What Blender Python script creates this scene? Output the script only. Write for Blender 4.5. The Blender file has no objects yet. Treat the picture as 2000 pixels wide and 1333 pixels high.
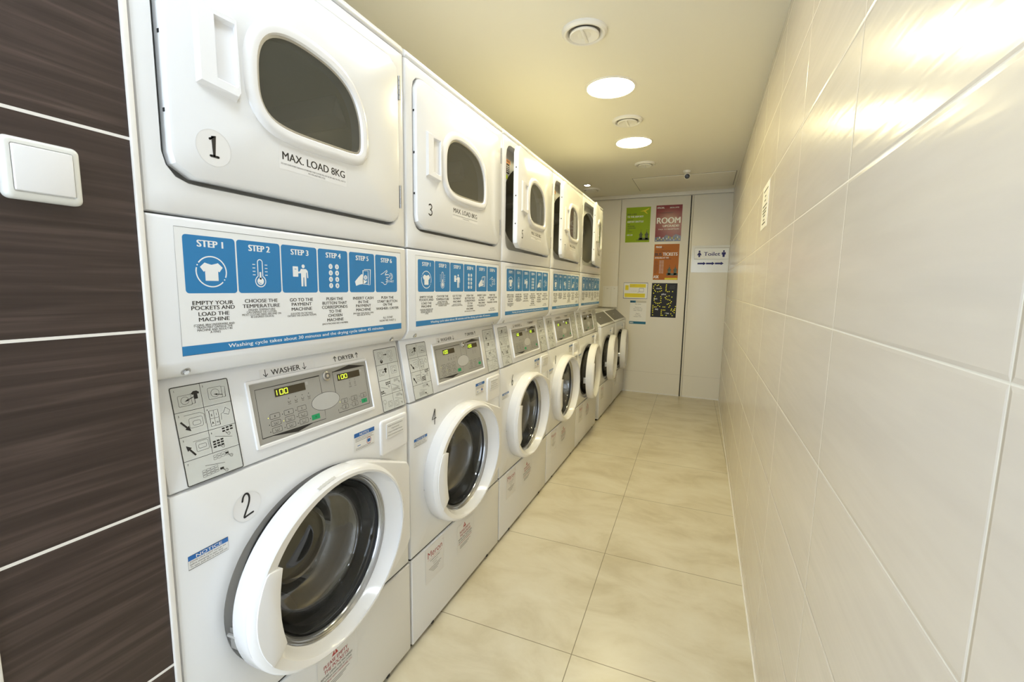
import bpy, bmesh, math, random
from mathutils import Vector, Matrix
random.seed(7)
PI = math.pi
SC = bpy.context.scene
COL = SC.collection

# ------------------------------------------------------------------ camera
def cam_axes(yaw, pitch, roll):
    fw = Vector((-math.sin(yaw)*math.cos(pitch), math.cos(yaw)*math.cos(pitch), math.sin(pitch)))
    r = Vector((math.cos(yaw), math.sin(yaw), 0)); u = r.cross(fw)
    c, s = math.cos(roll), math.sin(roll)
    return c*r + s*u, -s*r + c*u, fw
_r, _u, _f = cam_axes(0.4043, -0.122, 0.0166)
cd = bpy.data.cameras.new('camera'); co = bpy.data.objects.new('camera', cd); COL.objects.link(co)
m = Matrix((_r, _u, -_f)).transposed().to_4x4(); m.translation = Vector((.8279, -.4285, 1.2219))
co.matrix_world = m
cd.sensor_width = 36; cd.lens = 36*865.19/2000; cd.clip_start = .02
SC.camera = co

# ------------------------------------------------------------------ view, world, lights
SC.view_settings.view_transform = 'Standard'; SC.view_settings.look = 'None'
SC.view_settings.gamma = 1; SC.view_settings.use_curve_mapping = False
SC.view_settings.exposure = 1.75
EXPO_WORLD = 1.9
LAMP = 22; LAMP_COL = (1.0, .86, .44)
NEAR_LAMP = 11.0; NEAR_COL = (.80, .90, 1.0)
w = bpy.data.worlds.new('daylight'); SC.world = w; w.use_nodes = True
bgn = w.node_tree.nodes['Background']; bgn.inputs[0].default_value = (.74, .86, 1.0, 1); bgn.inputs[1].default_value = EXPO_WORLD

HC = 2.29       # ceiling height
XR = 1.056      # right wall
YB = 4.94       # back wall
W = .686        # machine pitch

# ------------------------------------------------------------------ materials
MAT = {}
def mat(name, col, rough=.5, metal=0, spec=.5, emit=None, estr=0, coat=0, bump=None):
    m = bpy.data.materials.new(name); m.use_nodes = True; nt = m.node_tree
    b = nt.nodes['Principled BSDF']
    b.inputs['Base Color'].default_value = (*col, 1); b.inputs['Roughness'].default_value = rough
    b.inputs['Metallic'].default_value = metal; b.inputs['Specular IOR Level'].default_value = spec
    b.inputs['Coat Weight'].default_value = coat
    if emit: b.inputs['Emission Color'].default_value = (*emit, 1); b.inputs['Emission Strength'].default_value = estr
    if bump:
        n = nt.nodes.new('ShaderNodeTexNoise'); n.inputs['Scale'].default_value = bump[0]; n.inputs['Detail'].default_value = 3
        bp = nt.nodes.new('ShaderNodeBump'); bp.inputs['Strength'].default_value = bump[1]; bp.inputs['Distance'].default_value = bump[2]
        tc = nt.nodes.new('ShaderNodeTexCoord'); nt.links.new(tc.outputs['Object'], n.inputs['Vector'])
        nt.links.new(n.outputs['Fac'], bp.inputs['Height']); nt.links.new(bp.outputs['Normal'], b.inputs['Normal'])
    MAT[name] = m
    return m
def glass(name, tint, base, rough=.02, ior=1.5, frost=0.0, cloudy=False):
    m = bpy.data.materials.new(name); m.use_nodes = True; nt = m.node_tree; nt.nodes.clear()
    out = nt.nodes.new('ShaderNodeOutputMaterial'); mx = nt.nodes.new('ShaderNodeMixShader')
    tr = nt.nodes.new('ShaderNodeBsdfTransparent'); tr.inputs[0].default_value = (*tint, 1)
    gl = nt.nodes.new('ShaderNodeBsdfGlossy'); gl.inputs['Roughness'].default_value = rough
    fr = nt.nodes.new('ShaderNodeLayerWeight'); fr.inputs['Blend'].default_value = .5
    pw = nt.nodes.new('ShaderNodeMath'); pw.operation = 'POWER'; pw.inputs[1].default_value = 5
    f0 = ((ior-1)/(ior+1))**2; ml = nt.nodes.new('ShaderNodeMath'); ml.operation = 'MULTIPLY_ADD'; ml.inputs[1].default_value = 1-f0; ml.inputs[2].default_value = f0
    nt.links.new(fr.outputs['Facing'], pw.inputs[0]); nt.links.new(pw.outputs[0], ml.inputs[0]); nt.links.new(ml.outputs[0], mx.inputs[0]); nt.links.new(tr.outputs[0], mx.inputs[1]); nt.links.new(gl.outputs[0], mx.inputs[2])
    last = mx
    if frost:
        df = nt.nodes.new('ShaderNodeBsdfDiffuse'); df.inputs[0].default_value = (*base, 1)
        m2 = nt.nodes.new('ShaderNodeMixShader'); m2.inputs[0].default_value = frost
        if cloudy:
            tc = nt.nodes.new('ShaderNodeTexCoord'); n = nt.nodes.new('ShaderNodeTexNoise'); n.inputs['Scale'].default_value = 9; n.inputs['Detail'].default_value = 5; n.inputs['Distortion'].default_value = 1.2
            mr = nt.nodes.new('ShaderNodeMapRange'); mr.inputs[1].default_value = .35; mr.inputs[2].default_value = .75; mr.inputs[3].default_value = frost*.5; mr.inputs[4].default_value = frost*1.8
            nt.links.new(tc.outputs['Object'], n.inputs['Vector']); nt.links.new(n.outputs['Fac'], mr.inputs[0]); nt.links.new(mr.outputs[0], m2.inputs[0])
        nt.links.new(mx.outputs[0], m2.inputs[1]); nt.links.new(df.outputs[0], m2.inputs[2]); last = m2
    nt.links.new(last.outputs[0], out.inputs[0]); MAT[name] = m
    return m
mat('enamel', (.78, .79, .81), .22, spec=.5, coat=.25)
mat('enamel_panel', (.77, .77, .77), .34, bump=(60, .05, .001))
mat('white_plastic', (.80, .80, .815), .16, spec=.55)
mat('sheet_white', (.80, .82, .85), .3)
mat('sticker_white', (.76, .76, .755), .4)
mat('clear_sticker', (.77, .77, .78), .25)
mat('clear_edge', (.70, .70, .71), .3)
mat('blue', (.018, .195, .47), .35)
mat('notice_blue', (.015, .13, .43), .35)
mat('ink', (.014, .013, .014), .5)
mat('grey_ink', (.07, .07, .07), .5)
mat('red_ink', (.40, .03, .03), .5)
mat('maroon_ink', (.33, .035, .05), .5)
mat('pale_red_ink', (.5, .15, .14), .5)
mat('gap', (.012, .012, .012), .7)
mat('panel_grey', (.36, .36, .345), .38, metal=.25)
mat('panel_grey_light', (.44, .44, .43), .4)
mat('sticker_grey', (.57, .59, .58), .4)
mat('display_dark', (.045, .035, .02), .12)
mat('digit', (.5, .7, .03), .5, emit=(.62, .95, .04), estr=.7)
mat('led', (.6, .6, .1), .5, emit=(.9, .95, .1), estr=.35)
mat('green_btn', (.01, .30, .12), .4)
mat('chrome', (.62, .62, .62), .15, metal=1)
mat('steel', (.45, .45, .45), .35, metal=.9)
mat('dark_steel', (.17, .165, .155), .4, metal=.5)
mat('rubber', (.018, .018, .02), .4)
mat('grey_rubber', (.06, .06, .065), .4)
mat('cavity_grey', (.55, .55, .53), .4)
mat('top_grey', (.17, .17, .165), .45, metal=.2, bump=(300, .1, .001))
mat('ceiling_paint', (.86, .83, .71), .5)
mat('door_paint', (.79, .75, .65), .35, bump=(25, .06, .002))
mat('joint_dark', (.30, .27, .22), .7)
mat('joint_soft', (.60, .57, .49), .7)
mat('trim_white', (.80, .78, .75), .3)
mat('switch_plastic', (.74, .74, .71), .25)
mat('orange', (.72, .22, .02), .4); mat('yellow_green', (.7, .85, .03), .4)
mat('poster_green', (.30, .43, .01), .25); mat('poster_red', (.22, .006, .02), .2, spec=.3)
mat('poster_orange', (.46, .14, .012), .25); mat('poster_black', (.022, .02, .02), .2)
mat('poster_yellow', (.80, .68, .05), .3); mat('dot_yellow', (.9, .85, .05), .3)
mat('poster_white', (.85, .85, .82), .3); mat('poster_blue', (.03, .16, .27), .3); mat('poster_navy', (.03, .03, .16), .3)
for _n in ('poster_green', 'poster_orange', 'poster_black', 'poster_yellow', 'dot_yellow', 'poster_blue', 'poster_navy'):
    _b = MAT[_n].node_tree.nodes['Principled BSDF']; _b.inputs['Specular IOR Level'].default_value = .18; _b.inputs['Roughness'].default_value = .4
mat('paper', (.84, .83, .79), .45); mat('dusk_blue', (.05, .07, .16), .25); mat('dark_olive', (.05, .07, .01), .4)
mat('laminate', (.78, .77, .71), .12)
mat('lamp_glow', (1, 1, 1), .5, emit=LAMP_COL, estr=LAMP)
mat('lamp_glow_near', (1, 1, 1), .5, emit=NEAR_COL, estr=NEAR_LAMP)
mat('lamp_glow_mid', (1, 1, 1), .5, emit=(1, .91, .68), estr=15)
mat('spot_glow', (1, 1, 1), .5, emit=(1, .97, .9), estr=14)
mat('vent_plastic', (.84, .82, .76), .3)
mat('camera_black', (.02, .02, .02), .2)
mat('gray_wall', (.6, .6, .6), .6)
glass('window_glass', (.85, .85, .80), (.34, .33, .27), .03, 1.45, .17)
mat('drum_wall', (.085, .08, .065), .33, metal=.5)
glass('bowl_glass', (.93, .92, .90), (.25, .25, .25), .02, 2.0, .03)
glass('bowl_side', (.72, .73, .75), (.20, .21, .215), .03, 2.1, .20, True)
glass('bowl_refract_dark', (.50, .50, .48), (.1, .1, .1), .04, 1.9, .03)  # dark tint stands in for the black gasket refracted by thick glass
mat('rim_glass', (.42, .43, .45), .12, metal=.75)
mat('torn_paper', (.55, .54, .52), .6)

def tex_mat(name):
    m = bpy.data.materials.new(name); m.use_nodes = True; MAT[name] = m
    nt = m.node_tree; return m, nt, nt.nodes['Principled BSDF'], nt.nodes.new, nt.links.new
def ramp(N, L, src, stops):
    r = N('ShaderNodeValToRGB'); e = r.color_ramp.elements
    e[0].position, e[0].color = stops[0][0], (*stops[0][1], 1); e[1].position, e[1].color = stops[-1][0], (*stops[-1][1], 1)
    for p, c in stops[1:-1]:
        x = e.new(p); x.color = (*c, 1)
    L(src, r.inputs[0]); return r
# tiled right wall: glossy cream tiles .53 x .271 with pale joints
def wall_tile_mat():
    m, nt, b, N, L = tex_mat('cream_wall_tile')
    tc = N('ShaderNodeTexCoord'); sp = N('ShaderNodeSeparateXYZ'); L(tc.outputs['Object'], sp.inputs[0])
    def ma(op, a, c):
        n = N('ShaderNodeMath'); n.operation = op
        for i, v in enumerate((a, c)):
            if isinstance(v, (int, float)): n.inputs[i].default_value = v
            elif v is not None: L(v, n.inputs[i])
        return n.outputs[0]
    def dist(src, o, p):      # distance to the nearest joint in metres
        q = ma('DIVIDE', ma('ADD', src, -o + 20*p), p); f = ma('FRACT', q, None)
        return ma('MULTIPLY', ma('MINIMUM', f, ma('SUBTRACT', 1.0, f)), p)
    dy = dist(sp.outputs[1], .045, .53); dz = dist(sp.outputs[2], .610, .271)
    dy_wide = ma('MULTIPLY', dy, 1.5)
    d = ma('MINIMUM', dy_wide, dz)
    mr = N('ShaderNodeMapRange'); mr.inputs[1].default_value = .0008; mr.inputs[2].default_value = .0016; L(d, mr.inputs[0])
    n = N('ShaderNodeTexNoise'); mp = N('ShaderNodeMapping'); mp.inputs['Scale'].default_value = (1, 1.6, 14)
    L(tc.outputs['Object'], mp.inputs[0]); L(mp.outputs[0], n.inputs['Vector']); n.inputs['Scale'].default_value = 2.2; n.inputs['Detail'].default_value = 4
    rp = ramp(N, L, n.outputs['Fac'], [(.3, (.66, .605, .54)), (.7, (.705, .65, .58))])
    mx = N('ShaderNodeMix'); mx.data_type = 'RGBA'; L(mr.outputs[0], mx.inputs[0]); mx.inputs[6].default_value = (.80, .77, .70, 1); L(rp.outputs[0], mx.inputs[7])
    L(mx.outputs[2], b.inputs['Base Color'])
    rr = N('ShaderNodeMapRange'); L(mr.outputs[0], rr.inputs[0]); rr.inputs[3].default_value = .6; rr.inputs[4].default_value = .21; L(rr.outputs[0], b.inputs['Roughness'])
    ed = N('ShaderNodeMapRange'); ed.inputs[1].default_value = 0; ed.inputs[2].default_value = .006; L(d, ed.inputs[0])
    n2 = N('ShaderNodeTexNoise'); n2.inputs['Scale'].default_value = 5; n2.inputs['Detail'].default_value = 1; L(mp.outputs[0], n2.inputs['Vector'])
    hh = ma('ADD', ma('MULTIPLY', ed.outputs[0], .0012), ma('MULTIPLY', n2.outputs['Fac'], .0005))
    bp = N('ShaderNodeBump'); bp.inputs['Strength'].default_value = .8; bp.inputs['Distance'].default_value = 1; L(hh, bp.inputs['Height']); L(bp.outputs[0], b.inputs['Normal'])
    b.inputs['Specular IOR Level'].default_value = .55
wall_tile_mat()
def brown_mat():
    m, nt, b, N, L = tex_mat('brown_striped_tile')
    tc = N('ShaderNodeTexCoord'); mp = N('ShaderNodeMapping'); mp.inputs['Scale'].default_value = (1, 2.2, 55); L(tc.outputs['Object'], mp.inputs[0])
    n = N('ShaderNodeTexNoise'); n.inputs['Scale'].default_value = 1.5; n.inputs['Detail'].default_value = 4; n.inputs['Distortion'].default_value = .6; L(mp.outputs[0], n.inputs['Vector'])
    rp = ramp(N, L, n.outputs['Fac'], [(.3, (.029, .018, .015)), (.52, (.045, .029, .025)), (.72, (.082, .056, .048))])
    L(rp.outputs[0], b.inputs['Base Color']); b.inputs['Roughness'].default_value = .33
    bp = N('ShaderNodeBump'); bp.inputs['Strength'].default_value = .25; bp.inputs['Distance'].default_value = .002; L(n.outputs['Fac'], bp.inputs['Height']); L(bp.outputs[0], b.inputs['Normal'])
brown_mat()
def floor_mat():
    m, nt, b, N, L = tex_mat('beige_floor_tile')
    tc = N('ShaderNodeTexCoord'); mp = N('ShaderNodeMapping'); mp.vector_type = 'TEXTURE'
    mp.inputs['Location'].default_value = (.497, .8961, 0); mp.inputs['Rotation'].default_value = (0, 0, .0222)
    L(tc.outputs['Object'], mp.inputs[0]); sp = N('ShaderNodeSeparateXYZ'); L(mp.outputs[0], sp.inputs[0])
    def ma(op, a, c):
        n = N('ShaderNodeMath'); n.operation = op
        for i, v in enumerate((a, c)):
            if isinstance(v, (int, float)): n.inputs[i].default_value = v
            elif v is not None: L(v, n.inputs[i])
        return n.outputs[0]
    def dist(src, p):
        f = ma('FRACT', ma('DIVIDE', ma('ADD', src, 20*p), p), None)
        return ma('MULTIPLY', ma('MINIMUM', f, ma('SUBTRACT', 1.0, f)), p)
    d = ma('MINIMUM', dist(sp.outputs[0], .6), dist(sp.outputs[1], .6179))
    mr = N('ShaderNodeMapRange'); mr.inputs[1].default_value = .0010; mr.inputs[2].default_value = .0018; L(d, mr.inputs[0])
    n = N('ShaderNodeTexNoise'); n.inputs['Scale'].default_value = 3.0; n.inputs['Detail'].default_value = 8; n.inputs['Roughness'].default_value = .62; n.inputs['Distortion'].default_value = .5
    mp2 = N('ShaderNodeMapping'); mp2.inputs['Scale'].default_value = (1, 1.7, 1); L(tc.outputs['Object'], mp2.inputs[0]); L(mp2.outputs[0], n.inputs['Vector'])
    rp = ramp(N, L, n.outputs['Fac'], [(.32, (.50, .44, .31)), (.5, (.60, .545, .415)), (.68, (.655, .61, .49))])
    mx = N('ShaderNodeMix'); mx.data_type = 'RGBA'; L(mr.outputs[0], mx.inputs[0]); mx.inputs[6].default_value = (.20, .17, .11, 1); L(rp.outputs[0], mx.inputs[7])
    L(mx.outputs[2], b.inputs['Base Color']); b.inputs['Roughness'].default_value = .3
    bp = N('ShaderNodeBump'); bp.inputs['Strength'].default_value = .3; bp.inputs['Distance'].default_value = .0006; L(n.outputs['Fac'], bp.inputs['Height']); L(bp.outputs[0], b.inputs['Normal'])
floor_mat()
def drum_mat(name, c0, c1, metal, rough):
    m, nt, b, N, L = tex_mat(name)
    tc = N('ShaderNodeTexCoord'); v = N('ShaderNodeTexVoronoi'); v.inputs['Scale'].default_value = 70; v.inputs['Randomness'].default_value = .15; L(tc.outputs['Object'], v.inputs['Vector'])
    rp = ramp(N, L, v.outputs['Distance'], [(.22, c0), (.30, c1)])
    L(rp.outputs[0], b.inputs['Base Color']); b.inputs['Roughness'].default_value = rough; b.inputs['Metallic'].default_value = metal
mat('dryer_drum', (.38, .365, .30), .55, bump=(180, .15, .001)); mat('baffle_grey', (.46, .46, .43), .35)
drum_mat('washer_drum', (.15, .14, .11), (.28, .255, .185), .35, .4)

# ------------------------------------------------------------------ mesh helpers
ORG = {}
def setp(o, **k):
    for a, v in k.items():
        if v is not None: o[a] = v
def empty(name, org, label, cat, group=None):
    o = bpy.data.objects.new(name, None); COL.objects.link(o); o.location = org; o.empty_display_size = .1
    ORG[o] = Vector(org); setp(o, label=label, category=cat, group=group); return o
class G:
    """collects faces in world (or machine) coordinates, several materials"""
    def __init__(s): s.v = []; s.f = []; s.m = []; s.sm = []; s.mats = []
    def mi(s, name):
        if name not in s.mats: s.mats.append(name)
        return s.mats.index(name)
    def add(s, vs, fs, mt, smooth=False):
        o = len(s.v); s.v += [tuple(x) for x in vs]; k = s.mi(mt)
        for f in fs: s.f.append([i + o for i in f]); s.m.append(k); s.sm.append(smooth)
        return s
    def bm(s, b, mt, smooth=False):
        b.verts.ensure_lookup_table(); b.verts.index_update()
        s.add([v.co[:] for v in b.verts], [[v.index for v in f.verts] for f in b.faces], mt, smooth); b.free(); return s
    def box(s, x0, x1, y0, y1, z0, z1, mt, r=0, seg=3):
        b = bmesh.new(); bmesh.ops.create_cube(b, size=1)
        for v in b.verts: v.co = Vector(((x0+x1)/2 + v.co.x*(x1-x0), (y0+y1)/2 + v.co.y*(y1-y0), (z0+z1)/2 + v.co.z*(z1-z0)))
        if r: bmesh.ops.bevel(b, geom=b.edges[:], offset=r, segments=seg, affect='EDGES', profile=.5)
        return s.bm(b, mt, r > 0)
    def prism_y(s, prof, y0, y1, mt, r=0, seg=2, smooth=False):
        """profile in (x,z), extruded along y"""
        return s.prism([(p[0], y0, p[1]) for p in prof], (0, y1-y0, 0), mt, r, seg, smooth)
    def prism(s, pts, d, mt, r=0, seg=2, smooth=False):
        b = bmesh.new(); v0 = [b.verts.new(p) for p in pts]; v1 = [b.verts.new(Vector(p)+Vector(d)) for p in pts]; n = len(pts)
        b.faces.new(v0); b.faces.new(v1[::-1])
        for i in range(n): b.faces.new((v0[i], v1[i], v1[(i+1) % n], v0[(i+1) % n]))
        bmesh.ops.recalc_face_normals(b, faces=b.faces[:])
        if r:
            es = [e for e in b.edges if e.calc_face_angle(0) > .6]
            bmesh.ops.bevel(b, geom=es, offset=r, segments=seg, affect='EDGES', profile=.5, clamp_overlap=True)
        return s.bm(b, mt, smooth or r > 0)
    def loft(s, rings, mt, close=True, cap0=False, cap1=False, smooth=True):
        n = len(rings[0]); vs = [p for r in rings for p in r]; fs = []
        for k in range(len(rings)-1):
            for i in range(n if close else n-1):
                j = (i+1) % n; fs.append((k*n+i, k*n+j, (k+1)*n+j, (k+1)*n+i))
        s.add(vs, fs, mt, smooth)
        if cap0: s.add(rings[0], [list(range(n))], mt)
        if cap1: s.add(rings[-1], [list(range(n))[::-1]], mt)
        return s
    def tube(s, pts, r, mt, n=8, cap=True):
        rings = []; P = [Vector(p) for p in pts]
        for i, p in enumerate(P):
            t = (P[min(i+1, len(P)-1)] - P[max(i-1, 0)]).normalized(); a = t.orthogonal().normalized() if i == 0 else None
            if i == 0: ref = a
            a = (ref - t*ref.dot(t)).normalized(); c = t.cross(a)
            rings.append([tuple(p + r*(math.cos(2*PI*k/n)*a + math.sin(2*PI*k/n)*c)) for k in range(n)])
        return s.loft(rings, mt, cap0=cap, cap1=cap)
    def obj(s, name, parent=None, org=None, **props):
        if org is None: org = ORG[parent] if parent is not None else Vector((0, 0, 0))
        org = Vector(org); me = bpy.data.meshes.new(name)
        me.from_pydata([tuple(Vector(v) - org) for v in s.v], [], s.f)
        for n_ in s.mats: me.materials.append(MAT[n_])
        me.polygons.foreach_set('material_index', s.m); me.polygons.foreach_set('use_smooth', s.sm); me.update()
        b = bmesh.new(); b.from_mesh(me)
        if not getattr(s, 'flat', False): bmesh.ops.recalc_face_normals(b, faces=b.faces[:])
        b.to_mesh(me); b.free()
        if any(s.sm):
            try: me.set_sharp_from_angle(angle=math.radians(38))
            except Exception: pass
        o = bpy.data.objects.new(name, me); COL.objects.link(o); ORG[o] = org
        if parent is not None: o.parent = parent; o.location = org - ORG[parent]
        else: o.location = org
        setp(o, **props); return o
def struct(name, g, org=(0, 0, 0), **k):
    return g.obj(name, None, org, kind='structure', **k)
def ell(x, yc, zc, a, b, n=96): return [(x, yc + a*math.cos(2*PI*i/n), zc + b*math.sin(2*PI*i/n)) for i in range(n)]
def around_rect(x, y0, y1, z0, z1, yc, zc, n=96):
    """n points on a rectangle, matched by angle to ell(); corners snapped"""
    out = []
    for i in range(n):
        a = 2*PI*i/n; c, s_ = math.cos(a), math.sin(a)
        tx = ((y1-yc) if c > 0 else (y0-yc))/c if abs(c) > 1e-9 else 1e9
        tz = ((z1-zc) if s_ > 0 else (z0-zc))/s_ if abs(s_) > 1e-9 else 1e9
        t = min(tx, tz); out.append([x, yc+t*c, zc+t*s_])
    for cy in (y0, y1):
        for cz in (z0, z1):
            k = min(range(n), key=lambda i: (out[i][1]-cy)**2 + (out[i][2]-cz)**2); out[k] = [x, cy, cz]
    return [tuple(p) for p in out]
def resample(pts, n):
    """closed loop sampled to n points evenly by length"""
    P = [Vector(p) for p in pts]; P.append(P[0]); L = [0]
    for i in range(len(P)-1): L.append(L[-1] + (P[i+1]-P[i]).length)
    out = []; k = 0
    for i in range(n):
        t = L[-1]*i/n
        while L[k+1] < t: k += 1
        f = (t-L[k])/max(1e-9, L[k+1]-L[k]); out.append(P[k].lerp(P[k+1], f))
    return out
def smooth_loop(pts, it=3):
    P = [Vector(p) for p in pts]
    for _ in range(it):
        Q = []
        for i in range(len(P)):
            a, b = P[i], P[(i+1) % len(P)]; Q += [a.lerp(b, .25), a.lerp(b, .75)]
        P = Q
    return P
def rr2(y0, y1, z0, z1, r, seg=5):
    out = []
    for cy, cz, a0 in ((y1-r, z1-r, 0), (y0+r, z1-r, 90), (y0+r, z0+r, 180), (y1-r, z0+r, 270)):
        for k in range(seg+1):
            a = math.radians(a0 + 90*k/seg); out.append((cy + r*math.cos(a), cz + r*math.sin(a)))
    return out

# ------------------------------------------------------------------ flat print: text, strokes, shapes laid on a surface
_tc = {}
def glyphs(s, bold=0.0):
    key = (s, bold)
    if key in _tc: return _tc[key]
    c = bpy.data.curves.new('t', 'FONT'); c.body = s; c.size = 1; c.resolution_u = 2 if len(s) > 14 else 3; c.offset = bold; c.fill_mode = 'FRONT'
    o = bpy.data.objects.new('t', c); COL.objects.link(o); bpy.context.view_layer.update()
    me = o.evaluated_get(bpy.context.evaluated_depsgraph_get()).to_mesh()
    vs = [(v.co.x, v.co.y) for v in me.vertices]; fs = [list(p.vertices) for p in me.polygons]
    bpy.data.objects.remove(o); bpy.data.curves.remove(c)
    if not vs: vs = [(0, 0)]
    _tc[key] = (vs, fs); return _tc[key]
class D:
    """draws on a plane: f(u,v,h) -> xyz ; h = height off the surface"""
    def __init__(s, f, g=None, eps=.00012): s.f = f; s.g = g or G(); s.g.flat = True; s.e = eps
    def poly(s, pts, mt, l=1):
        s.g.add([s.f(u, v, l*s.e) for u, v in pts], [list(range(len(pts)))], mt); return s
    def rect(s, u0, u1, v0, v1, mt, l=1): return s.poly([(u0, v0), (u1, v0), (u1, v1), (u0, v1)], mt, l)
    def rrect(s, u0, u1, v0, v1, r, mt, l=1): return s.poly(rr2(u0, u1, v0, v1, r, 4), mt, l)
    def circ(s, u, v, r, mt, l=1, rv=None, n=20): return s.poly([(u+r*math.cos(2*PI*i/n), v+(rv or r)*math.sin(2*PI*i/n)) for i in range(n)], mt, l)
    def line(s, pts, w, mt, l=2, closed=False):
        P = [Vector(p) for p in pts]; n = len(P)
        if closed: P.append(P[0]); n += 1
        vs = []; fs = []
        for i in range(n):
            if closed: a, b = P[(i-1) % (n-1)], P[(i+1) % (n-1)]
            else: a, b = P[max(0, i-1)], P[min(n-1, i+1)]
            t = (b-a); t = t.normalized() if t.length > 1e-9 else Vector((1, 0)); nn = Vector((-t.y, t.x))
            k = 1.0
            if 0 < i < n-1 or closed:
                d1 = (P[i]-P[i-1]) if i > 0 else (P[0]-P[-2])
                if d1.length > 1e-9: k = 1/max(.45, abs(d1.normalized().dot(t)))
            vs += [tuple(P[i]+nn*w/2*k), tuple(P[i]-nn*w/2*k)]
        for i in range(n-1): fs.append((2*i, 2*i+1, 2*i+3, 2*i+2))
        s.g.add([s.f(u, v, l*s.e) for u, v in vs], fs, mt); return s
    def arc(s, u, v, r, a0, a1, w, mt, l=2, n=24, rv=None):
        return s.line([(u+r*math.cos(math.radians(a0+(a1-a0)*i/n)), v+(rv or r)*math.sin(math.radians(a0+(a1-a0)*i/n))) for i in range(n+1)], w, mt, l)
    def frame(s, u0, u1, v0, v1, w, mt, l=2, r=0):
        return s.line(rr2(u0, u1, v0, v1, r, 4) if r else [(u0, v0), (u1, v0), (u1, v1), (u0, v1)], w, mt, l, True)
    def text(s, t, u0, u1, v0, h, mt, l=2, bold=.0, slope=0):
        """fit text: spans u0..u1, baseline v0, capital height h"""
        vs, fs = glyphs(t); xs = [p[0] for p in vs]; a, b = min(xs), max(xs)
        if not fs: return s
        k = (u1-u0)/max(1e-6, b-a); kh = h/.72
        for i, sh in enumerate((0,) if bold < .006 else (-1, 1) if bold < .03 else (-1, 0, 1)):
            q = sh*bold*h*.9
            s.g.add([s.f(u0+(x-a)*k+q, v0+y*kh, (l+i*.15)*s.e) for x, y in vs], fs, mt)
        return s
    def ctext(s, t, uc, v0, h, mt, l=2, bold=.0, cond=.8, umax=None):
        vs, fs = glyphs(t); xs = [p[0] for p in vs]; wd = (max(xs)-min(xs))*h/.72*cond
        if umax: wd = min(wd, umax)
        return s.text(t, uc-wd/2, uc+wd/2, v0, h, mt, l, bold)
    def ltext(s, t, u0, v0, h, mt, l=2, bold=.0, cond=.8):
        vs, fs = glyphs(t); xs = [p[0] for p in vs]; wd = (max(xs)-min(xs))*h/.72*cond
        return s.text(t, u0, u0+wd, v0, h, mt, l, bold)
def on_front(x): return lambda u, v, h: (x+h, u, v)

# ------------------------------------------------------------------ room shell
XL = -.78; Y0 = -2.0
struct('floor', G().box(XL, 1.3, Y0, YB+.1, -.06, 0, 'beige_floor_tile'))
struct('ceiling', G().box(XL, 1.3, Y0, YB+.1, HC, HC+.06, 'ceiling_paint'))
struct('wall_right', G().box(XR, XR+.1, Y0, YB+.1, 0, HC, 'cream_wall_tile'))
struct('wall_left', G().box(XL-.1, XL, Y0, YB+.1, 0, HC, 'gray_wall'))
struct('wall_back', G().box(XL, XR, YB, YB+.1, 0, HC, 'door_paint'))
# street end behind the photographer: a wall with an open glazed doorway letting daylight in
g = G(); g.box(XL, -.35, Y0-.1, Y0, 0, HC, 'ceiling_paint'); g.box(.95, XR, Y0-.1, Y0, 0, HC, 'ceiling_paint'); g.box(-.35, .95, Y0-.1, Y0, 2.1, HC, 'ceiling_paint')
struct('wall_front', g)
# brown tiled pier left of the machines, with grout joints and white metal trims
struct('wall_pier', G().box(XL, -.002, -.205, -.004, 0, HC, 'brown_striped_tile'))
g = G()
for z in (.24, .54, .84, 1.14, 1.439, 1.739, 2.04): g.box(-.006, -.0012, -.204, -.004, z-.0022, z+.0022, 'trim_white')
struct('trim_1', g)
struct('trim_2', G().box(-.03, .003, -.0045, .0045, 0, HC, 'trim_white', .0015))
struct('trim_3', G().box(-.03, .003, -.214, -.2045, 0, HC, 'trim_white', .0015))
# white fitted panels and door leaf on the back wall
g = G(); g.box(-.105, .638, YB-.018, YB, .012, 2.245, 'door_paint', .003)
struct('door_1', g)
g = G(); g.box(.668, XR, YB-.018, YB, .012, 2.245, 'door_paint', .003)
struct('door_2', g)
struct('wall_panel', G().box(XL, -.113, YB-.018, YB, 1.0, 2.245, 'door_paint', .003))
struct('trim_4', G().box(XL, XR, YB-.024, YB, 2.252, HC, 'door_paint', .003))
struct('trim_5', G().box(.6385, .6485, YB-.016, YB, 0, 2.245, 'gap').box(.650, .666, YB-.02, YB, 0, 2.245, 'door_paint', .002))
g = G(); g.box(-.10, .636, YB-.0188, YB-.0178, .249, .2515, 'joint_soft'); g.box(.672, XR, YB-.0188, YB-.0178, .246, .2485, 'joint_soft')
struct('trim_6', g)
struct('baseboard_back', G().box(-.1, .636, YB-.024, YB, 0, .012, 'trim_white').box(.668, XR, YB-.024, YB, 0, .012, 'trim_white'))
struct('trim_7', G().box(XR-.004, XR, Y0, YB-.02, 0, .006, 'trim_white'))
# access hatch in the ceiling
hatch = G().box(.122, 1.03, 4.155, 4.74, HC-.006, HC+.01, 'ceiling_paint', .002).obj('ceiling_hatch', None, (.57, 4.45, HC), label='flush cream access panel in the ceiling above the far end', category='access panel')
struct('ceiling_trim', G().box(.115, .122, 4.148, 4.747, HC-.0012, HC, 'joint_dark').box(.115, 1.037, 4.148, 4.155, HC-.0012, HC, 'joint_dark').box(1.03, 1.037, 4.148, 4.747, HC-.0012, HC, 'joint_dark'))

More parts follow.
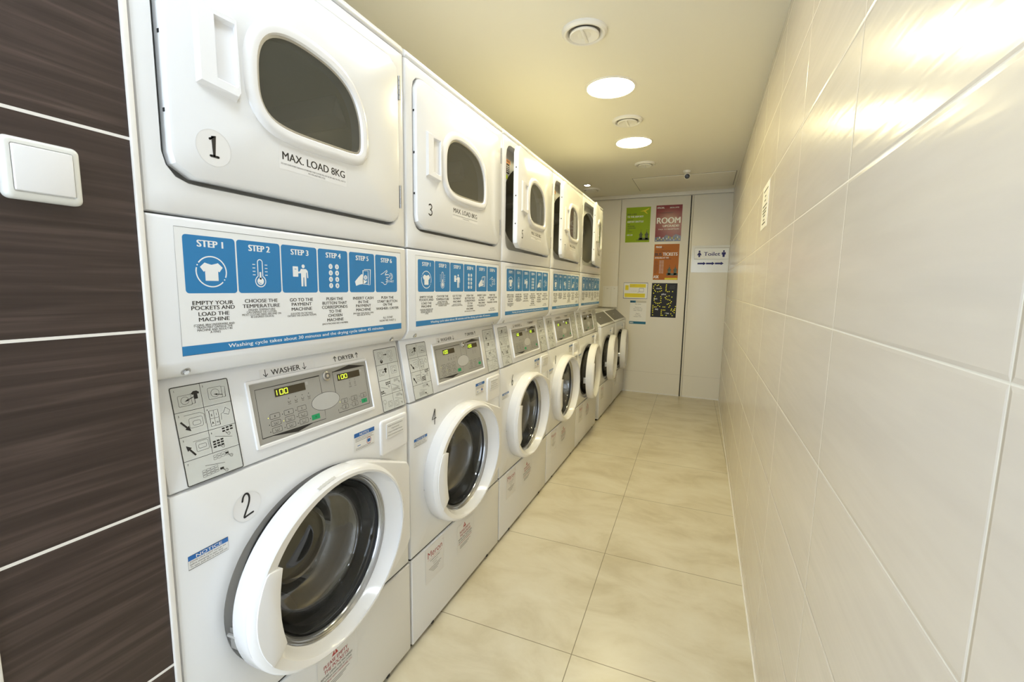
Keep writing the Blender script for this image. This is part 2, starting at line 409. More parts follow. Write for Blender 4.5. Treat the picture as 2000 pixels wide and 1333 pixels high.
# ------------------------------------------------------------------ copying a thing with its parts
def kids(o): return [c for c in bpy.data.objects if c.parent == o]
def copy_tree(o, parent=None):
    c = o.copy(); COL.objects.link(c); ORG[c] = ORG[o]
    if parent is not None: c.parent = parent
    for ch in kids(o): copy_tree(ch, c)
    return c
def find(o, name):
    for c in kids(o):
        if c.name.split('.')[0] == name: return c
        r = find(c, name)
        if r: return r

# ------------------------------------------------------------------ number strokes (rounded pen digits)
NUM = {'1': [[(.25, .82), (.52, 1.0), (.5, .03)], [(.25, .0), (.78, .0)]],
 '2': [[(.12, .72), (.2, .9), (.42, 1), (.65, .93), (.72, .75), (.62, .52), (.35, .25), (.15, .03), (.5, .08), (.95, .12)]],
 '3': [[(.15, .9), (.4, 1), (.7, .93), (.78, .75), (.62, .58), (.4, .52), (.68, .46), (.85, .27), (.7, .07), (.4, 0), (.12, .1)]],
 '4': [[(.66, 1), (.06, .36), (.95, .40)], [(.70, 1), (.62, 0)]],
 '5': [[(.8, 1), (.3, .98), (.25, .55), (.55, .6), (.8, .45), (.8, .2), (.6, .03), (.35, 0), (.12, .1)]],
 '6': [[(.7, .97), (.42, .8), (.22, .5), (.2, .2), (.4, .01), (.68, .05), (.8, .27), (.65, .47), (.42, .47), (.24, .3)]],
 '7': [[(.12, .97), (.85, .97), (.55, .5), (.4, 0)]],
 '8': [[(.5, 1), (.25, .88), (.28, .68), (.5, .55), (.75, .38), (.78, .15), (.5, 0), (.22, .14), (.25, .38), (.5, .55), (.74, .7), (.74, .9), (.5, 1)]]}
def number(d, n, u0, u1, v0, v1, w, mt='ink', l=3):
    for st in NUM[n]:
        P = [Vector((u0+(u1-u0)*a, v0+(v1-v0)*b)) for a, b in st]
        if n in '23568':       # soften the bends
            for _ in range(2):
                Q = [P[0]]
                for i in range(len(P)-1): Q += [P[i].lerp(P[i+1], .25), P[i].lerp(P[i+1], .75)]
                P = Q + [P[-1]]
        d.line(P, w, mt, l)
        for p in (P[0], P[-1]): d.circ(p[0], p[1], w/2, mt, l, n=10)

# ------------------------------------------------------------------ DRYER (stack upper half), coordinates of stack 1
Y1m, Y2m = .008, .683
def make_dryer():
    t = empty('tumble_dryer', (-.35, .345, 1.06), 'x', 'dryer')
    # body: side, back and top plates + front with a rounded rectangular recess
    g = G(); N = 96
    yc, zc = .343, 1.612
    rec = resample([(0, a, b) for a, b in rr2(.0375, .656, 1.388, 1.843, .045)], 96)
    # match order by angle
    rec = sorted(rec, key=lambda p: math.atan2(p.z-zc, p.y-yc) % (2*PI))
    def rect_match(x, y0, y1, z0, z1, pts):
        out = []
        for p in pts:
            c, s_ = p.y-yc, p.z-zc
            tx = ((y1-yc) if c > 0 else (y0-yc))/c if abs(c) > 1e-9 else 1e9
            tz = ((z1-zc) if s_ > 0 else (z0-zc))/s_ if abs(s_) > 1e-9 else 1e9
            tt = min(tx, tz); out.append([x, yc+tt*c, zc+tt*s_])
        for cy in (y0, y1):
            for cz in (z0, z1):
                k = min(range(len(out)), key=lambda i: (out[i][1]-cy)**2+(out[i][2]-cz)**2); out[k] = [x, cy, cz]
        return [tuple(p) for p in out]
    z0, z1 = 1.334, 1.872
    back = rect_match(-.70, Y1m, Y2m, z0, z1, rec); side = rect_match(-.007, Y1m, Y2m, z0, z1, rec)
    s2 = rect_match(-.002, Y1m+.002, Y2m-.002, z0+.002, z1-.002, rec); fr = rect_match(0, Y1m+.007, Y2m-.007, z0+.006, z1-.006, rec)
    r0 = [(0, p.y, p.z) for p in rec]; r1 = [(-.004, yc+(p.y-yc)*.992, zc+(p.z-zc)*.992) for p in rec]; r2 = [(-.034, yc+(p.y-yc)*.985, zc+(p.z-zc)*.985) for p in rec]
    g.loft([back, side, s2, fr, r0, r1, r2], 'enamel', cap0=True)
    # recess plate with the arched loading opening
    op = []
    for i in range(N):
        a = 2*PI*i/N; c, s_ = math.cos(a), math.sin(a); a_, b_ = .262, (.200 if s_ > 0 else .180)
        e = .68 if s_ < 0 else 1
        op.append((-.034, yc+a_*math.copysign(abs(c)**e, c), 1.60+b_*math.copysign(abs(s_)**e, s_)))
    opv = sorted([Vector(p) for p in op], key=lambda p: math.atan2(p.z-zc, p.y-yc) % (2*PI))
    o1 = [tuple(p) for p in opv]; o2 = [(-.06, p.y, p.z) for p in opv]
    g.loft([r2, o1, o2], 'cavity_grey')
    g.obj('cabinet', t)
    # top cap
    g = G()
    g.prism_y([(-.70, 1.874), (-.002, 1.874), (.001, 1.880), (-.002, 1.892), (-.012, 1.897), (-.70, 1.897)], Y1m, Y2m, 'enamel', .003, 2)
    g.obj('top_panel', t)
    # drum
    g = G(); R = .30
    rings = []
    for x, k in ((-.06, 1.0), (-.10, 1.12), (-.12, 1.14), (-.62, 1.14)):
        if k == 1.0: rings.append([(x, p.y, p.z) for p in opv])
        else:
            rings.append([(x, yc + R*math.cos(a)*.93, 1.595+.245*math.sin(a)) for a in [math.atan2(p.z-zc, p.y-yc) for p in opv]])
    g.loft(rings, 'dryer_drum'); g.add(rings[-1], [list(range(N))], 'dryer_drum')
    g.obj('drum', t)
    for k in range(3):       # lifting baffles
        a = math.radians(27 + 120*k); ry, rz = .27, .236
        c = Vector((0, yc+ry*math.cos(a), 1.595+rz*math.sin(a))); tg = Vector((0, -math.sin(a), math.cos(a)*.9)).normalized(); inn = Vector((0, -math.cos(a), -math.sin(a)))
        p = [c - tg*.045, c + inn*.045, c + tg*.045]
        G().prism([(-.13, q.y, q.z) for q in p], (-.47, 0, 0), 'baffle_grey', .008).obj('drum_baffle', t)
    # warning label inside
    d = D(on_front(-.0335)); d.rect(.108, .158, 1.782, 1.800, 'orange'); d.rect(.108, .148, 1.738, 1.782, 'ink'); d.rect(.108, .113, 1.738, 1.782, 'orange', 2); d.rect(.108, .130, 1.712, 1.730, 'yellow_green')
    d.ctext('WARNING', .133, 1.787, .008, 'ink', 2, .02, .7, .04)
    for i in range(4): d.rect(.118, .143, 1.745+i*.008, 1.748+i*.008, 'sticker_white', 2)
    d.g.obj('warning_label', t)
    g = G(); g.loft([ell(0, .062, 1.455, .008, .008, 16), ell(.003, .062, 1.455, .006, .006, 16)], 'chrome', cap1=True)
    # front sign panel with a curved lower lip
    g = G()
    g.prism_y([(-.10, 1.331), (-.003, 1.331), (0, 1.327), (0, 1.083), (-.002, 1.077), (-.016, 1.056), (-.024, 1.052), (-.10, 1.052)], Y1m, Y2m, 'enamel', .0025, 2)
    lp = g.obj('front_panel', t)
    for y in (.057, .627):
        g = G(); ax = Vector((.83, 0, -.56)).normalized(); c0 = Vector((-.0125, y, 1.0625)); e1 = Vector((0, 1, 0)); e2 = ax.cross(e1)
        def rg(h, r, n=16): return [tuple(c0 + ax*h + r*(math.cos(2*PI*i/n)*e1 + math.sin(2*PI*i/n)*e2)) for i in range(n)]
        g.loft([rg(-.001, .0085), rg(.0015, .008), rg(.0015, .0055)], 'steel'); g.loft([rg(.0015, .0052, 6), rg(.0045, .0048, 6)], 'chrome', cap1=True, smooth=False)
        g.obj('bolt', lp)
    # printed instruction sheet
    d = D(on_front(.0003)); u0, u1, v0, v1 = .047, .659, 1.092, 1.3145
    d.rect(u0, u1, v0, v1, 'sheet_white', 0); d.frame(u0, u1, v0, v1, .0006, 'grey_ink', 1)
    d.rect(u0, u1, v0, v0+.0165, 'blue', 2)
    d.text('Washing cycle takes about 30 minutes and the drying cycle takes 45 minutes.', .129, .579, 1.0975, .0075, 'sheet_white', 3, .029)
    TU = [(.0595, .153), (.156, .251), (.254, .3485), (.352, .4455), (.451, .5445), (.5485, .641)]
    for i, (a, b) in enumerate(TU):
        d.rrect(a, b, 1.201, 1.303, .006, 'blue', 1)
        d.text('STEP %d' % (i+1), (a+b)/2-.0225, (a+b)/2+.0235, 1.2835, .0125, 'sheet_white', 2, .07)
    Wt = 'sheet_white'
    # 1 shirt in a broken circle
    d.poly([(.086, 1.248), (.0945, 1.256), (.099, 1.2545), (.1065, 1.2525), (.114, 1.2545), (.1185, 1.256), (.127, 1.248), (.1205, 1.2395), (.1180, 1.241), (.118, 1.2235), (.0945, 1.2235), (.0945, 1.241), (.092, 1.2395)], Wt, 2)
    cx, cz, r = .1062, 1.240, .0272
    d.arc(cx, cz, r, -22, 145, .0022, Wt); d.arc(cx, cz, r, 165, 317, .0022, Wt); d.circ(cx+r*math.cos(math.radians(155)), cz+r*math.sin(math.radians(155)), .0013, Wt, 2, n=8); d.circ(cx+r*math.cos(math.radians(-32)), cz+r*math.sin(math.radians(-32)), .0013, Wt, 2, n=8)
    # 2 thermometer
    d.arc(.2035, 1.2625, .0052, 0, 180, .0018, Wt); d.line([(.1983, 1.2625), (.1983, 1.2345)], .0018, Wt); d.line([(.2087, 1.2625), (.2087, 1.2345)], .0018, Wt)
    d.arc(.2035, 1.2245, .0112, 118, 422, .0018, Wt); d.circ(.2035, 1.2245, .0073, Wt, 2); d.rect(.2015, .2055, 1.228, 1.243, Wt, 2); d.arc(.2035, 1.2245, .0045, 200, 290, .001, 'blue', 3)
    for k in range(4):
        z = 1.2575-k*.0068; d.line([(.187, z), (.193, z)], .0015, Wt); d.line([(.214, z), (.220, z)], .0015, Wt)
    # 3 person at a machine
    d.circ(.3095, 1.2595, .0042, Wt, 2); d.poly([(.303, 1.2535), (.317, 1.2535), (.3215, 1.249), (.3225, 1.234), (.3195, 1.2335), (.3185, 1.246), (.317, 1.246), (.3165, 1.215), (.3115, 1.215), (.311, 1.235), (.309, 1.235), (.308, 1.215), (.303, 1.215), (.303, 1.244), (.2955, 1.2435), (.2955, 1.247), (.3, 1.248)], Wt, 2)
    d.rrect(.2815, .2955, 1.236, 1.2585, .0012, Wt, 2); d.rect(.286, .291, 1.252, 1.2532, 'blue', 3)
    # 4 number buttons
    for k in range(8):
        uu, vv = (.3895, .4095)[k % 2], 1.263-(k//2)*.0152
        d.circ(uu, vv, .0062, Wt, 2); d.ctext(str(k+1), uu, vv-.0028, .0056, 'blue', 3, .04, .9)
    # 5 hand with bank notes
    d.frame(.5, .5195, 1.222, 1.2575, .0017, Wt, 2); d.line([(.504, 1.2605), (.5285, 1.261), (.5265, 1.2205), (.5195, 1.2205)], .0017, Wt, 2); d.circ(.5095, 1.24, .006, Wt, 2); d.ctext('$', .5095, 1.2372, .006, 'blue', 3, .03)
    d.poly([(.47, 1.2285), (.484, 1.241), (.4945, 1.2485), (.4985, 1.247), (.4985, 1.2375), (.5075, 1.231), (.5125, 1.2325), (.5145, 1.2295), (.509, 1.2255), (.4995, 1.2225), (.486, 1.221), (.4735, 1.2175)], Wt, 2)
    # 6 pointing hand and the word START
    d.line([(.5705, 1.2495), (.578, 1.2525), (.589, 1.2585), (.5965, 1.2625), (.598, 1.259), (.5895, 1.2525), (.5885, 1.2495), (.603, 1.2505)], .0017, Wt)
    d.arc(.6125, 1.2455, .0085, -100, 118, .0017, Wt); d.arc(.6125, 1.2455, .005, -120, 100, .0015, Wt)
    d.line([(.603, 1.2505), (.6115, 1.2465), (.6035, 1.2425), (.592, 1.2425), (.598, 1.2405), (.5975, 1.236), (.5915, 1.2365), (.597, 1.2345), (.5965, 1.230), (.591, 1.2305)], .0016, Wt)
    d.line([(.5715, 1.2285), (.5795, 1.227), (.584, 1.2225), (.5915, 1.2225), (.5955, 1.226), (.5945, 1.2305)], .0016, Wt)
    d.text('START', .5975, .6265, 1.2285, .0062, Wt, 2, .02)
    def col(uc, rows):
        for t_, z, wd, h in rows: d.text(t_, uc-wd/2, uc+wd/2, z-h/2, h, 'ink', 2, .03 if h > .006 else .012)
    H, S = .0074, .0042
    col(.1062, [('EMPTY YOUR', 1.184, .074, H), ('POCKETS AND', 1.175, .079, H), ('LOAD THE', 1.164, .056, H), ('MACHINE', 1.154, .056, H), ('(COINS, BRA UNDERWIRE AND', 1.1440, .075, S), ('TRASH MAY DAMAGE THE', 1.1395, .066, S), ('MACHINE AND RESULT IN', 1.1348, .064, S), ('A FINE)', 1.1302, .019, S)])
    col(.2035, [('CHOOSE THE', 1.1855, .073, H), ('TEMPERATURE', 1.1752, .083, H), ('(HIGHER TEMPERATURES', 1.1675, .060, S), ('CAN DAMAGE THE CLOTHES.', 1.1628, .068, S), ('MOST CLOTHES NEED ARE FINE ON', 1.158, .087, S), ('40 DEGREES CELSIUS)', 1.1533, .052, S)])
    col(.302, [('GO TO THE', 1.1855, .062, H), ('PAYMENT', 1.1755, .054, H), ('MACHINE', 1.165, .055, H), ('(LOCATED ON THE WALL', 1.1552, .060, S), ('OUTSIDE THE LAUNDRY ROOM)', 1.1503, .078, S)])
    col(.4, [('PUSH THE', 1.1858, .053, H), ('BUTTON THAT', 1.1758, .078, H), ('CORRESPONDS', 1.166, .082, H), ('TO THE', 1.1555, .040, H), ('CHOSEN', 1.1455, .045, H), ('MACHINE', 1.135, .052, H), ('(EACH MACHINE HAS A NUMBER)', 1.126, .083, S)])
    col(.4995, [('INSERT CASH', 1.1858, .076, H), ('IN THE', 1.1758, .038, H), ('PAYMENT', 1.1658, .056, H), ('MACHINE', 1.1555, .055, H), ('(MACHINE TAKES 50CZK COINS,', 1.1462, .077, S), ('100 & 200CZK NOTES)', 1.1415, .050, S)])
    col(.5975, [('PUSH THE', 1.1858, .053, H), ('START BUTTON', 1.1752, .086, H), ('ON THE', 1.166, .040, H), ('WASHER / DRYER', 1.1555, .098, H), ('ALL DONE!', 1.1292, .042, .0058), ('NOW WE WAIT! :)', 1.1208, .070, .0058)])
    d.g.obj('instruction_sheet', t, label='white instruction sheet with six blue step tiles')
    # ---- door, hinged on the far side (origin on the hinge line)
    hinge = (.002, .651, 1.612)
    N2 = 80
    glp = [(.211, 1.667), (.2085, 1.607), (.213, 1.572), (.235, 1.545), (.282, 1.536), (.335, 1.536), (.40, 1.538), (.459, 1.540), (.487, 1.545), (.493, 1.575), (.489, 1.635), (.462, 1.684), (.413, 1.711), (.344, 1.722), (.280, 1.722), (.235, 1.705)]
    loop = resample([(0, p.x, p.y) for p in smooth_loop([Vector((a, b)) for a, b in glp], 3)], N2)
    cy = .350; cz_ = 1.622
    ang = lambda p: math.atan2(p[2]-cz_, p[1]-cy) % (2*PI)
    loop = sorted(loop, key=ang)
    base = resample([(0, a, b) for a, b in rr2(.047, .650, 1.398, 1.838, .036, 7)], 400)
    obase = [min(base, key=lambda q: abs((ang(q)-ang(p)+PI) % (2*PI)-PI)) for p in loop]
    for cc in rr2(.047, .650, 1.398, 1.838, .036, 3):
        k = min(range(N2), key=lambda i: (obase[i].y-cc[0])**2+(obase[i].z-cc[1])**2); obase[k] = Vector((0, cc[0], cc[1]))
    def rl(x, k, r):
        out = []
        for p in obase:
            dy, dz = p.y-.3485, p.z-1.618; out.append((x, .3485+dy*(1-k/.30), 1.618+dz*(1-k/.22)))
        return out
    def off(x, dd):
        out = []
        for i, p in enumerate(loop):
            tg = (loop[(i+1) % N2]-loop[i-1]).normalized(); nn = Vector((0, tg.z, -tg.y))
            if nn.dot(Vector((0, p.y-cy, p.z-cz_))) < 0: nn = -nn
            q = p + nn*dd; out.append((x, q.y, q.z))
        return out
    g = G(); g.loft([off(-.012, .002), rl(-.012, .003, .034), rl(-.012, 0, .036), rl(.003, 0, .036), rl(.008, .0025, .034), rl(.010, .007, .031), off(.010, .002), off(-.012, .002)], 'enamel')
    door = g.obj('door', t, hinge)
    g = G(); g.loft([off(.0095, .027), off(.013, .0255), off(.0175, .020), off(.0185, .012), off(.017, .003), off(.012, .0)], 'white_plastic')
    g.obj('window_frame', door)
    g = G(); g.loft([off(.012, .001), off(.0115, -.005), off(-.013, -.005), off(-.013, .008)], 'steel'); g.obj('window_seal', door)
    g = G(); g.add(off(.0112, -.0048), [list(range(N2))], 'window_glass'); g.obj('window_glass', door, label='smoky glass pane')
    # moulded grip
    hp = [(.0975, 1.692), (.098, 1.566), (.164, 1.558), (.1695, 1.566), (.1665, 1.692)]
    g = G()
    a = [(.0095, .094, 1.697), (.0095, .094, 1.560), (.0095, .166, 1.552), (.0095, .173, 1.562), (.0095, .170, 1.697)]
    b = [(.016, .101, 1.691), (.016, .101, 1.567), (.022, .163, 1.560), (.022, .1675, 1.568), (.022, .165, 1.691)]
    hi = [(.0225, .129, 1.679), (.0225, .129, 1.582), (.0225, .158, 1.578), (.0225, .1615, 1.582), (.0225, .160, 1.681)]
    g.loft([a, b], 'white_plastic', smooth=False)
    # face with a scooped pocket
    f0 = [(.016, .101, 1.691), (.016, .101, 1.567), (.022, .163, 1.560), (.022, .1675, 1.568), (.022, .165, 1.691)]
    f1 = [(.018, .127, 1.683), (.018, .127, 1.578), (.0215, .162, 1.574), (.0215, .164, 1.578), (.0215, .1625, 1.683)]
    f2 = [(.0095, .131, 1.678), (.0095, .131, 1.583), (.0145, .163, 1.579), (.0148, .1645, 1.582), (.0145, .1635, 1.678)]
    g.loft([f0, f1, f2], 'white_plastic', cap1=True, smooth=False)
    g.obj('handle', door)
    for zc_ in (1.77, 1.474):
        g = G(); z = zc_-.032
        for k in range(5): g.tube([(.008, .6535, z+k*.0128), (.008, .6535, z+.0118+k*.0128)], .0034, 'steel', 10)
        g.box(.002, .0045, .648, .656, z, z+.064, 'steel'); g.obj('hinge', door)
    d = D(on_front(.0102)); d.text('MAX. LOAD 8KG', .260, .434, 1.4765, .0165, 'ink', 2, .029)
    d.text('DO NOT LOAD MORE THAN 8 KG OTHERWISE YOUR CLOTHES WILL NOT BE DRY AND YOU WILL HAVE TO', .256, .436, 1.4665, .0034, 'ink', 2, .0)
    d.text('PAY FOR ANOTHER CYCLE', .325, .372, 1.4605, .0034, 'ink', 2); d.rect(.252, .440, 1.4565, 1.4569, 'clear_edge', 1)
    d.rect(.252, .440, 1.457, 1.505, 'clear_sticker', 0)
    d.g.obj('load_label', door)
    for z in (1.50, 1.62, 1.74):
        g = G().box(-.003, .0015, .0462, .0472, z-.003, z+.003, 'gap'); g.obj('screw', door)
    return t, door
def dryer_number(door, n):
    d = D(on_front(.0102)); z0, z1 = (1.444, 1.479)
    if n in '1': d.circ(.118, 1.4585, .031, 'clear_sticker', 0, n=40); d.arc(.118, 1.4585, .031, 0, 360, .0006, 'clear_edge', 1, 40)
    number(d, n, .105, .131, z0, z1, .0042)
    o = d.g.obj('number_sticker', None, ORG[door]); o.parent = door; o.location = (0, 0, 0)
    o['label'] = 'black number %s' % n
    return o

# ------------------------------------------------------------------ WASHER (stack lower half)
SN = Vector((.185, 0, .036)).normalized(); SV = Vector((-.036, 0, .185)).normalized()
def on_slant(h0=0): return lambda u, v, h: tuple(Vector((0, u, .85)) + SV*v + SN*(h+h0))
def seven(d, ch, u, v, w, h, mt, l):
    seg = {'1': 'bc', '0': 'abcdef'}[ch]; t = h*.13
    pos = {'a': [(0, 1), (1, 1)], 'b': [(1, 1), (1, .5)], 'c': [(1, .5), (1, 0)], 'd': [(0, 0), (1, 0)], 'e': [(0, .5), (0, 0)], 'f': [(0, 1), (0, .5)]}
    for s_ in seg:
        (a, b), (c, e) = pos[s_]; d.line([(u+a*w, v+b*h), (u+c*w, v+e*h)], t, mt, l)
def picto_machine(d, u, v, s, l=3):
    d.frame(u-s, u+s, v-s*.85, v+s*.85, .0005, 'ink', l, s*.15); d.arc(u, v, s*.6, 0, 360, .0005, 'ink', l, 16)
def picto_shirt(d, u, v, s):
    d.poly([(u-s, v+s*.5), (u-s*.4, v+s), (u+s*.4, v+s), (u+s, v+s*.5), (u+s*.7, v+.1*s), (u+s*.45, v+.3*s), (u+s*.45, v-s), (u-s*.45, v-s), (u-s*.45, v+.3*s), (u-s*.7, v+.1*s)], 'ink', 3)
def picto_arrow(d, u0, v0, u1, v1, w=.003):
    a, b = Vector((u0, v0)), Vector((u1, v1)); t = (b-a).normalized(); n = Vector((-t.y, t.x)); m_ = a.lerp(b, .6)
    d.poly([tuple(a+n*w*.35), tuple(a-n*w*.35), tuple(m_-n*w*.35), tuple(m_-n*w), tuple(b), tuple(m_+n*w), tuple(m_+n*w*.35)], 'ink', 3)
def picto_keys(d, u, v, nx, ny, kw, kh, gap, fill=True, skew=.15):
    for i in range(nx):
        for j in range(ny):
            a = u+i*(kw+gap); b = v+j*(kh+gap)+a*0+i*kh*skew
            if fill: d.rect(a, a+kw, b, b+kh, 'ink', 3)
            else: d.frame(a, a+kw, b, b+kh, .0004, 'ink', 3, kh*.3)
def picto_hand(d, u, v, s):
    d.line([(u-s, v+s), (u-s*.2, v+s*.3), (u+s*.5, v+s*.6), (u+s, v), (u+s*.6, v-s*.7), (u-s*.1, v-s*.5), (u-s*.3, v), (u-s*.9, v+s*.7)], .0006, 'ink', 3)
    d.line([(u+s*.3, v+.3*s), (u+s*.5, v-.1*s)], .0005, 'ink', 3)
def make_washer():
    t = empty('washing_machine', (-.35, .345, 0), 'x', 'washing machine')
    zs = .3215
    yc, zc = .343, .553
    washer_body(t, .848)
    # slanted control housing
    g = G(); prof = [(-.003, .851), (-.0011, .8555), (-.0381, 1.046), (-.042, 1.051), (-.6, 1.051), (-.6, .851)]
    g.prism_y(prof, .010, .681, 'enamel', .002, 2)
    hs = g.obj('control_housing', t)
    # instruction stickers
    d = D(on_slant(.0004)); W2 = .0016
    d.rrect(.039, .146, .003, .186, .003, 'sticker_grey', 0); d.frame(.0403, .1447, .0043, .1847, W2, 'ink', 2, .003)
    d.rect(.0915, .0922, .050, .1847, 'ink', 2)
    for v in (.1385, .0935, .0495): d.rect(.0403, .1447, v-.0004, v+.0004, 'ink', 2)
    for n, (u, v) in zip('1234567', [(.0465, .178), (.0965, .178), (.0465, .132), (.0965, .132), (.0465, .087), (.0965, .087), (.0465, .043)]): d.ctext(n, u, v-.002, .0036, 'ink', 3, .02)
    picto_machine(d, .062, .158, .0115); d.line([(.072, .150), (.079, .150), (.079, .167), (.072, .169)], .0005, 'ink'); picto_shirt(d, .0815, .165, .0075); picto_arrow(d, .078, .162, .061, .156, .0018)
    picto_machine(d, .117, .161, .013); d.line([(.128, .150), (.136, .150), (.137, .170), (.130, .171)], .0005, 'ink'); picto_arrow(d, .131, .155, .114, .159, .0018)
    d.line([(.055, .131), (.083, .131), (.090, .127), (.090, .108)], .0005, 'ink'); d.frame(.062, .086, .106, .124, .0005, 'ink', 3, .003); d.frame(.068, .082, .110, .118, .0005, 'ink', 3, .003); picto_arrow(d, .048, .121, .063, .101, .0045)
    d.frame(.099, .116, .099, .129, .0006, 'ink', 3); d.rect(.1072, .1077, .099, .129, 'ink', 3); d.rect(.099, .116, .1135, .114, 'ink', 3); d.ctext('II', .103, .118, .005, 'ink', 3); d.ctext('A', .103, .103, .005, 'ink', 3, .03); d.ctext('I', .112, .118, .005, 'ink', 3); d.ctext('W', .112, .103, .004, 'ink', 3)
    d.line([(.120, .107), (.121, .119), (.126, .120), (.131, .129), (.139, .122), (.135, .114), (.126, .118)], .0006, 'ink')
    picto_arrow(d, .063, .056, .049, .077, .0045); d.frame(.066, .088, .061, .079, .0005, 'ink', 3, .002); d.frame(.070, .084, .066, .073, .0005, 'ink', 3, .002); d.line([(.062, .081), (.090, .081), (.091, .060)], .0005, 'ink')
    picto_keys(d, .117, .083, 3, 2, .0055, .003, .0022); picto_hand(d, .127, .078, .0045); d.line([(.102, .079), (.134, .070)], .0006, 'ink')
    picto_keys(d, .096, .058, 3, 3, .0055, .0032, .0018); picto_hand(d, .112, .057, .0045)
    picto_keys(d, .092, .036, 4, 2, .006, .0036, .0015, False); d.rect(.115, .121, .040, .0436, 'ink', 3); picto_hand(d, .124, .035, .0045); d.line([(.075, .031), (.111, .025)], .0006, 'ink')
    picto_keys(d, .068, .011, 4, 3, .0065, .0036, .001, False); d.rect(.100, .107, .014, .018, 'ink', 3); picto_hand(d, .110, .010, .0045)
    d.g.obj('washing_guide_sticker', t)
    d = D(on_slant(.0004))
    d.rrect(.5725, .6745, .0025, .188, .003, 'sticker_grey', 0); d.frame(.5738, .6732, .0038, .1867, W2, 'ink', 2, .003)
    d.rect(.6235, .6242, .0038, .140, 'ink', 2)
    for v in (.1405, .0945, .0505): d.rect(.5738, .6732, v-.0004, v+.0004, 'ink', 2)
    picto_machine(d, .599, .168, .011); picto_arrow(d, .612, .168, .628, .168, .003); picto_machine(d, .641, .168, .011); d.circ(.600, .150, .0055, 'ink', 3); d.circ(.600, .152, .0018, 'sticker_grey', 4); d.arc(.643, .150, .005, 0, 360, .0006, 'ink', 3)
    picto_machine(d, .592, .118, .0105); picto_shirt(d, .611, .122, .0068); picto_arrow(d, .610, .120, .595, .118, .0015)
    picto_machine(d, .648, .119, .0125); picto_arrow(d, .660, .113, .647, .117, .0015)
    picto_keys(d, .602, .079, 3, 2, .0052, .003, .0018); picto_hand(d, .613, .073, .004); d.line([(.580, .076), (.607, .068)], .0006, 'ink'); picto_keys(d, .577, .056, 2, 2, .0052, .0032, .0018); picto_hand(d, .592, .056, .004)
    picto_keys(d, .640, .083, 3, 2, .006, .003, .001, False); picto_hand(d, .663, .079, .004); d.line([(.628, .078), (.662, .063)], .0006, 'ink'); picto_keys(d, .628, .057, 4, 2, .006, .003, .001, False); picto_hand(d, .658, .057, .004)
    d.arc(.585, .032, .006, 0, 360, .0005, 'ink', 3); d.line([(.582, .012), (.585, .026), (.590, .026)], .0005, 'ink'); picto_machine(d, .608, .022, .0095)
    picto_machine(d, .638, .018, .009); picto_keys(d, .640, .038, 3, 2, .006, .003, .001, False); picto_hand(d, .664, .037, .004); d.line([(.632, .034), (.664, .026)], .0006, 'ink'); picto_hand(d, .660, .015, .004)
    d.g.obj('drying_guide_sticker', t)
    # WASHER / DRYER headings
    d = D(on_slant(.0004)); d.rect(.215, .36, .171, .1893, 'clear_sticker', 0)
    d.text('WASHER', .243, .319, .1735, .0125, 'ink', 2, .02)
    for u, s_ in ((.229, -1), (.331, -1)): d.line([(u, .188), (u, .1725)], .0016, 'ink'); d.line([(u-.0055, .178), (u, .1725), (u+.0055, .178)], .0016, 'ink')
    d.text('DRYER', .440, .495, .1765, .0115, 'ink', 2, .02)
    for u in (.428, .506): d.line([(u, .1755), (u, .189)], .0016, 'ink'); d.line([(u-.005, .184), (u, .189), (u+.005, .184)], .0016, 'ink')
    d.g.obj('heading_sticker', t)
    # control panel: white bezel, grey membrane
    g = G(); fn = on_slant()
    def rp(u0, u1, v0, v1, h, r): return [fn(a, b, h) for a, b in rr2(u0, u1, v0, v1, r, 4)]
    g.loft([rp(.178, .538, .024, .170, 0, .004), rp(.1787, .5373, .0247, .1693, .004, .004), rp(.184, .535, .030, .1635, .0045, .002), rp(.186, .533, .032, .1615, .0015, .001)], 'white_plastic')
    bez = g.obj('control_panel', t)
    d = D(on_slant(.0016)); d.rect(.186, .5335, .0325, .161, 'panel_grey', 0)
    O = 'ink'; L1 = .0011
    d.line([(.336, .105), (.3675, .1045)], .0001, 'panel_grey', 1)
    d.line([(.3675, .103), (.3675, .1495), (.1965, .1485), (.1945, .0445), (.3655, .0425), (.3672, .066)], L1, O, 2)
    d.line([(.410, .0985), (.4105, .151), (.526, .150), (.522, .0445), (.4095, .0455), (.4095, .0545)], L1, O, 2)
    d.poly([(.413, .1515), (.470, .1605), (.527, .1505)], O, 2); d.poly([(.216, .0438), (.283, .0345), (.331, .0432)], O, 2)
    d.circ(.3755, .085, .0443, O, 2, .0215, 40); d.circ(.3755, .085, .0435, 'panel_grey_light', 3, .0207, 40)
    for r_ in range(3):
        for c_ in range(3):
            u, v = .232+.0355*c_, .0845-.0152*r_
            d.frame(u-.012, u+.012, v-.0055, v+.0055, .0007, O, 2, .002)
            if r_ == 0: d.ctext('ABC'[c_], u, v-.0022, .0045, O, 3, .03)
            else: d.line([(u-.005, v+.0025), (u-.004, v-.0025), (u+.004, v-.0025), (u+.005, v+.0025)], .0006, O, 3); d.ctext(('90', '60', '', '30', '40', '')[(r_-1)*3+c_] or '-', u, v-.0012, .0026, O, 3)
            on = (r_ == 0 and c_ == 0) or (r_ == 1 and c_ == 1)
            d.circ(u-.0165, v-.001, .0011, 'led' if on else O, 2, n=8)
    for i, tx in enumerate(('WASH', 'RINSE', 'SPIN', 'LOCK')):
        u = .2735+.0183*i; d.circ(u, .1145, .0011, O, 2, n=8); d.line([(u-.0032, .109), (u-.0028, .1055), (u+.0028, .1055), (u+.0032, .109)], .0007, O, 2); d.ctext(tx, u, .1005, .0026, O, 2, .0, .8)
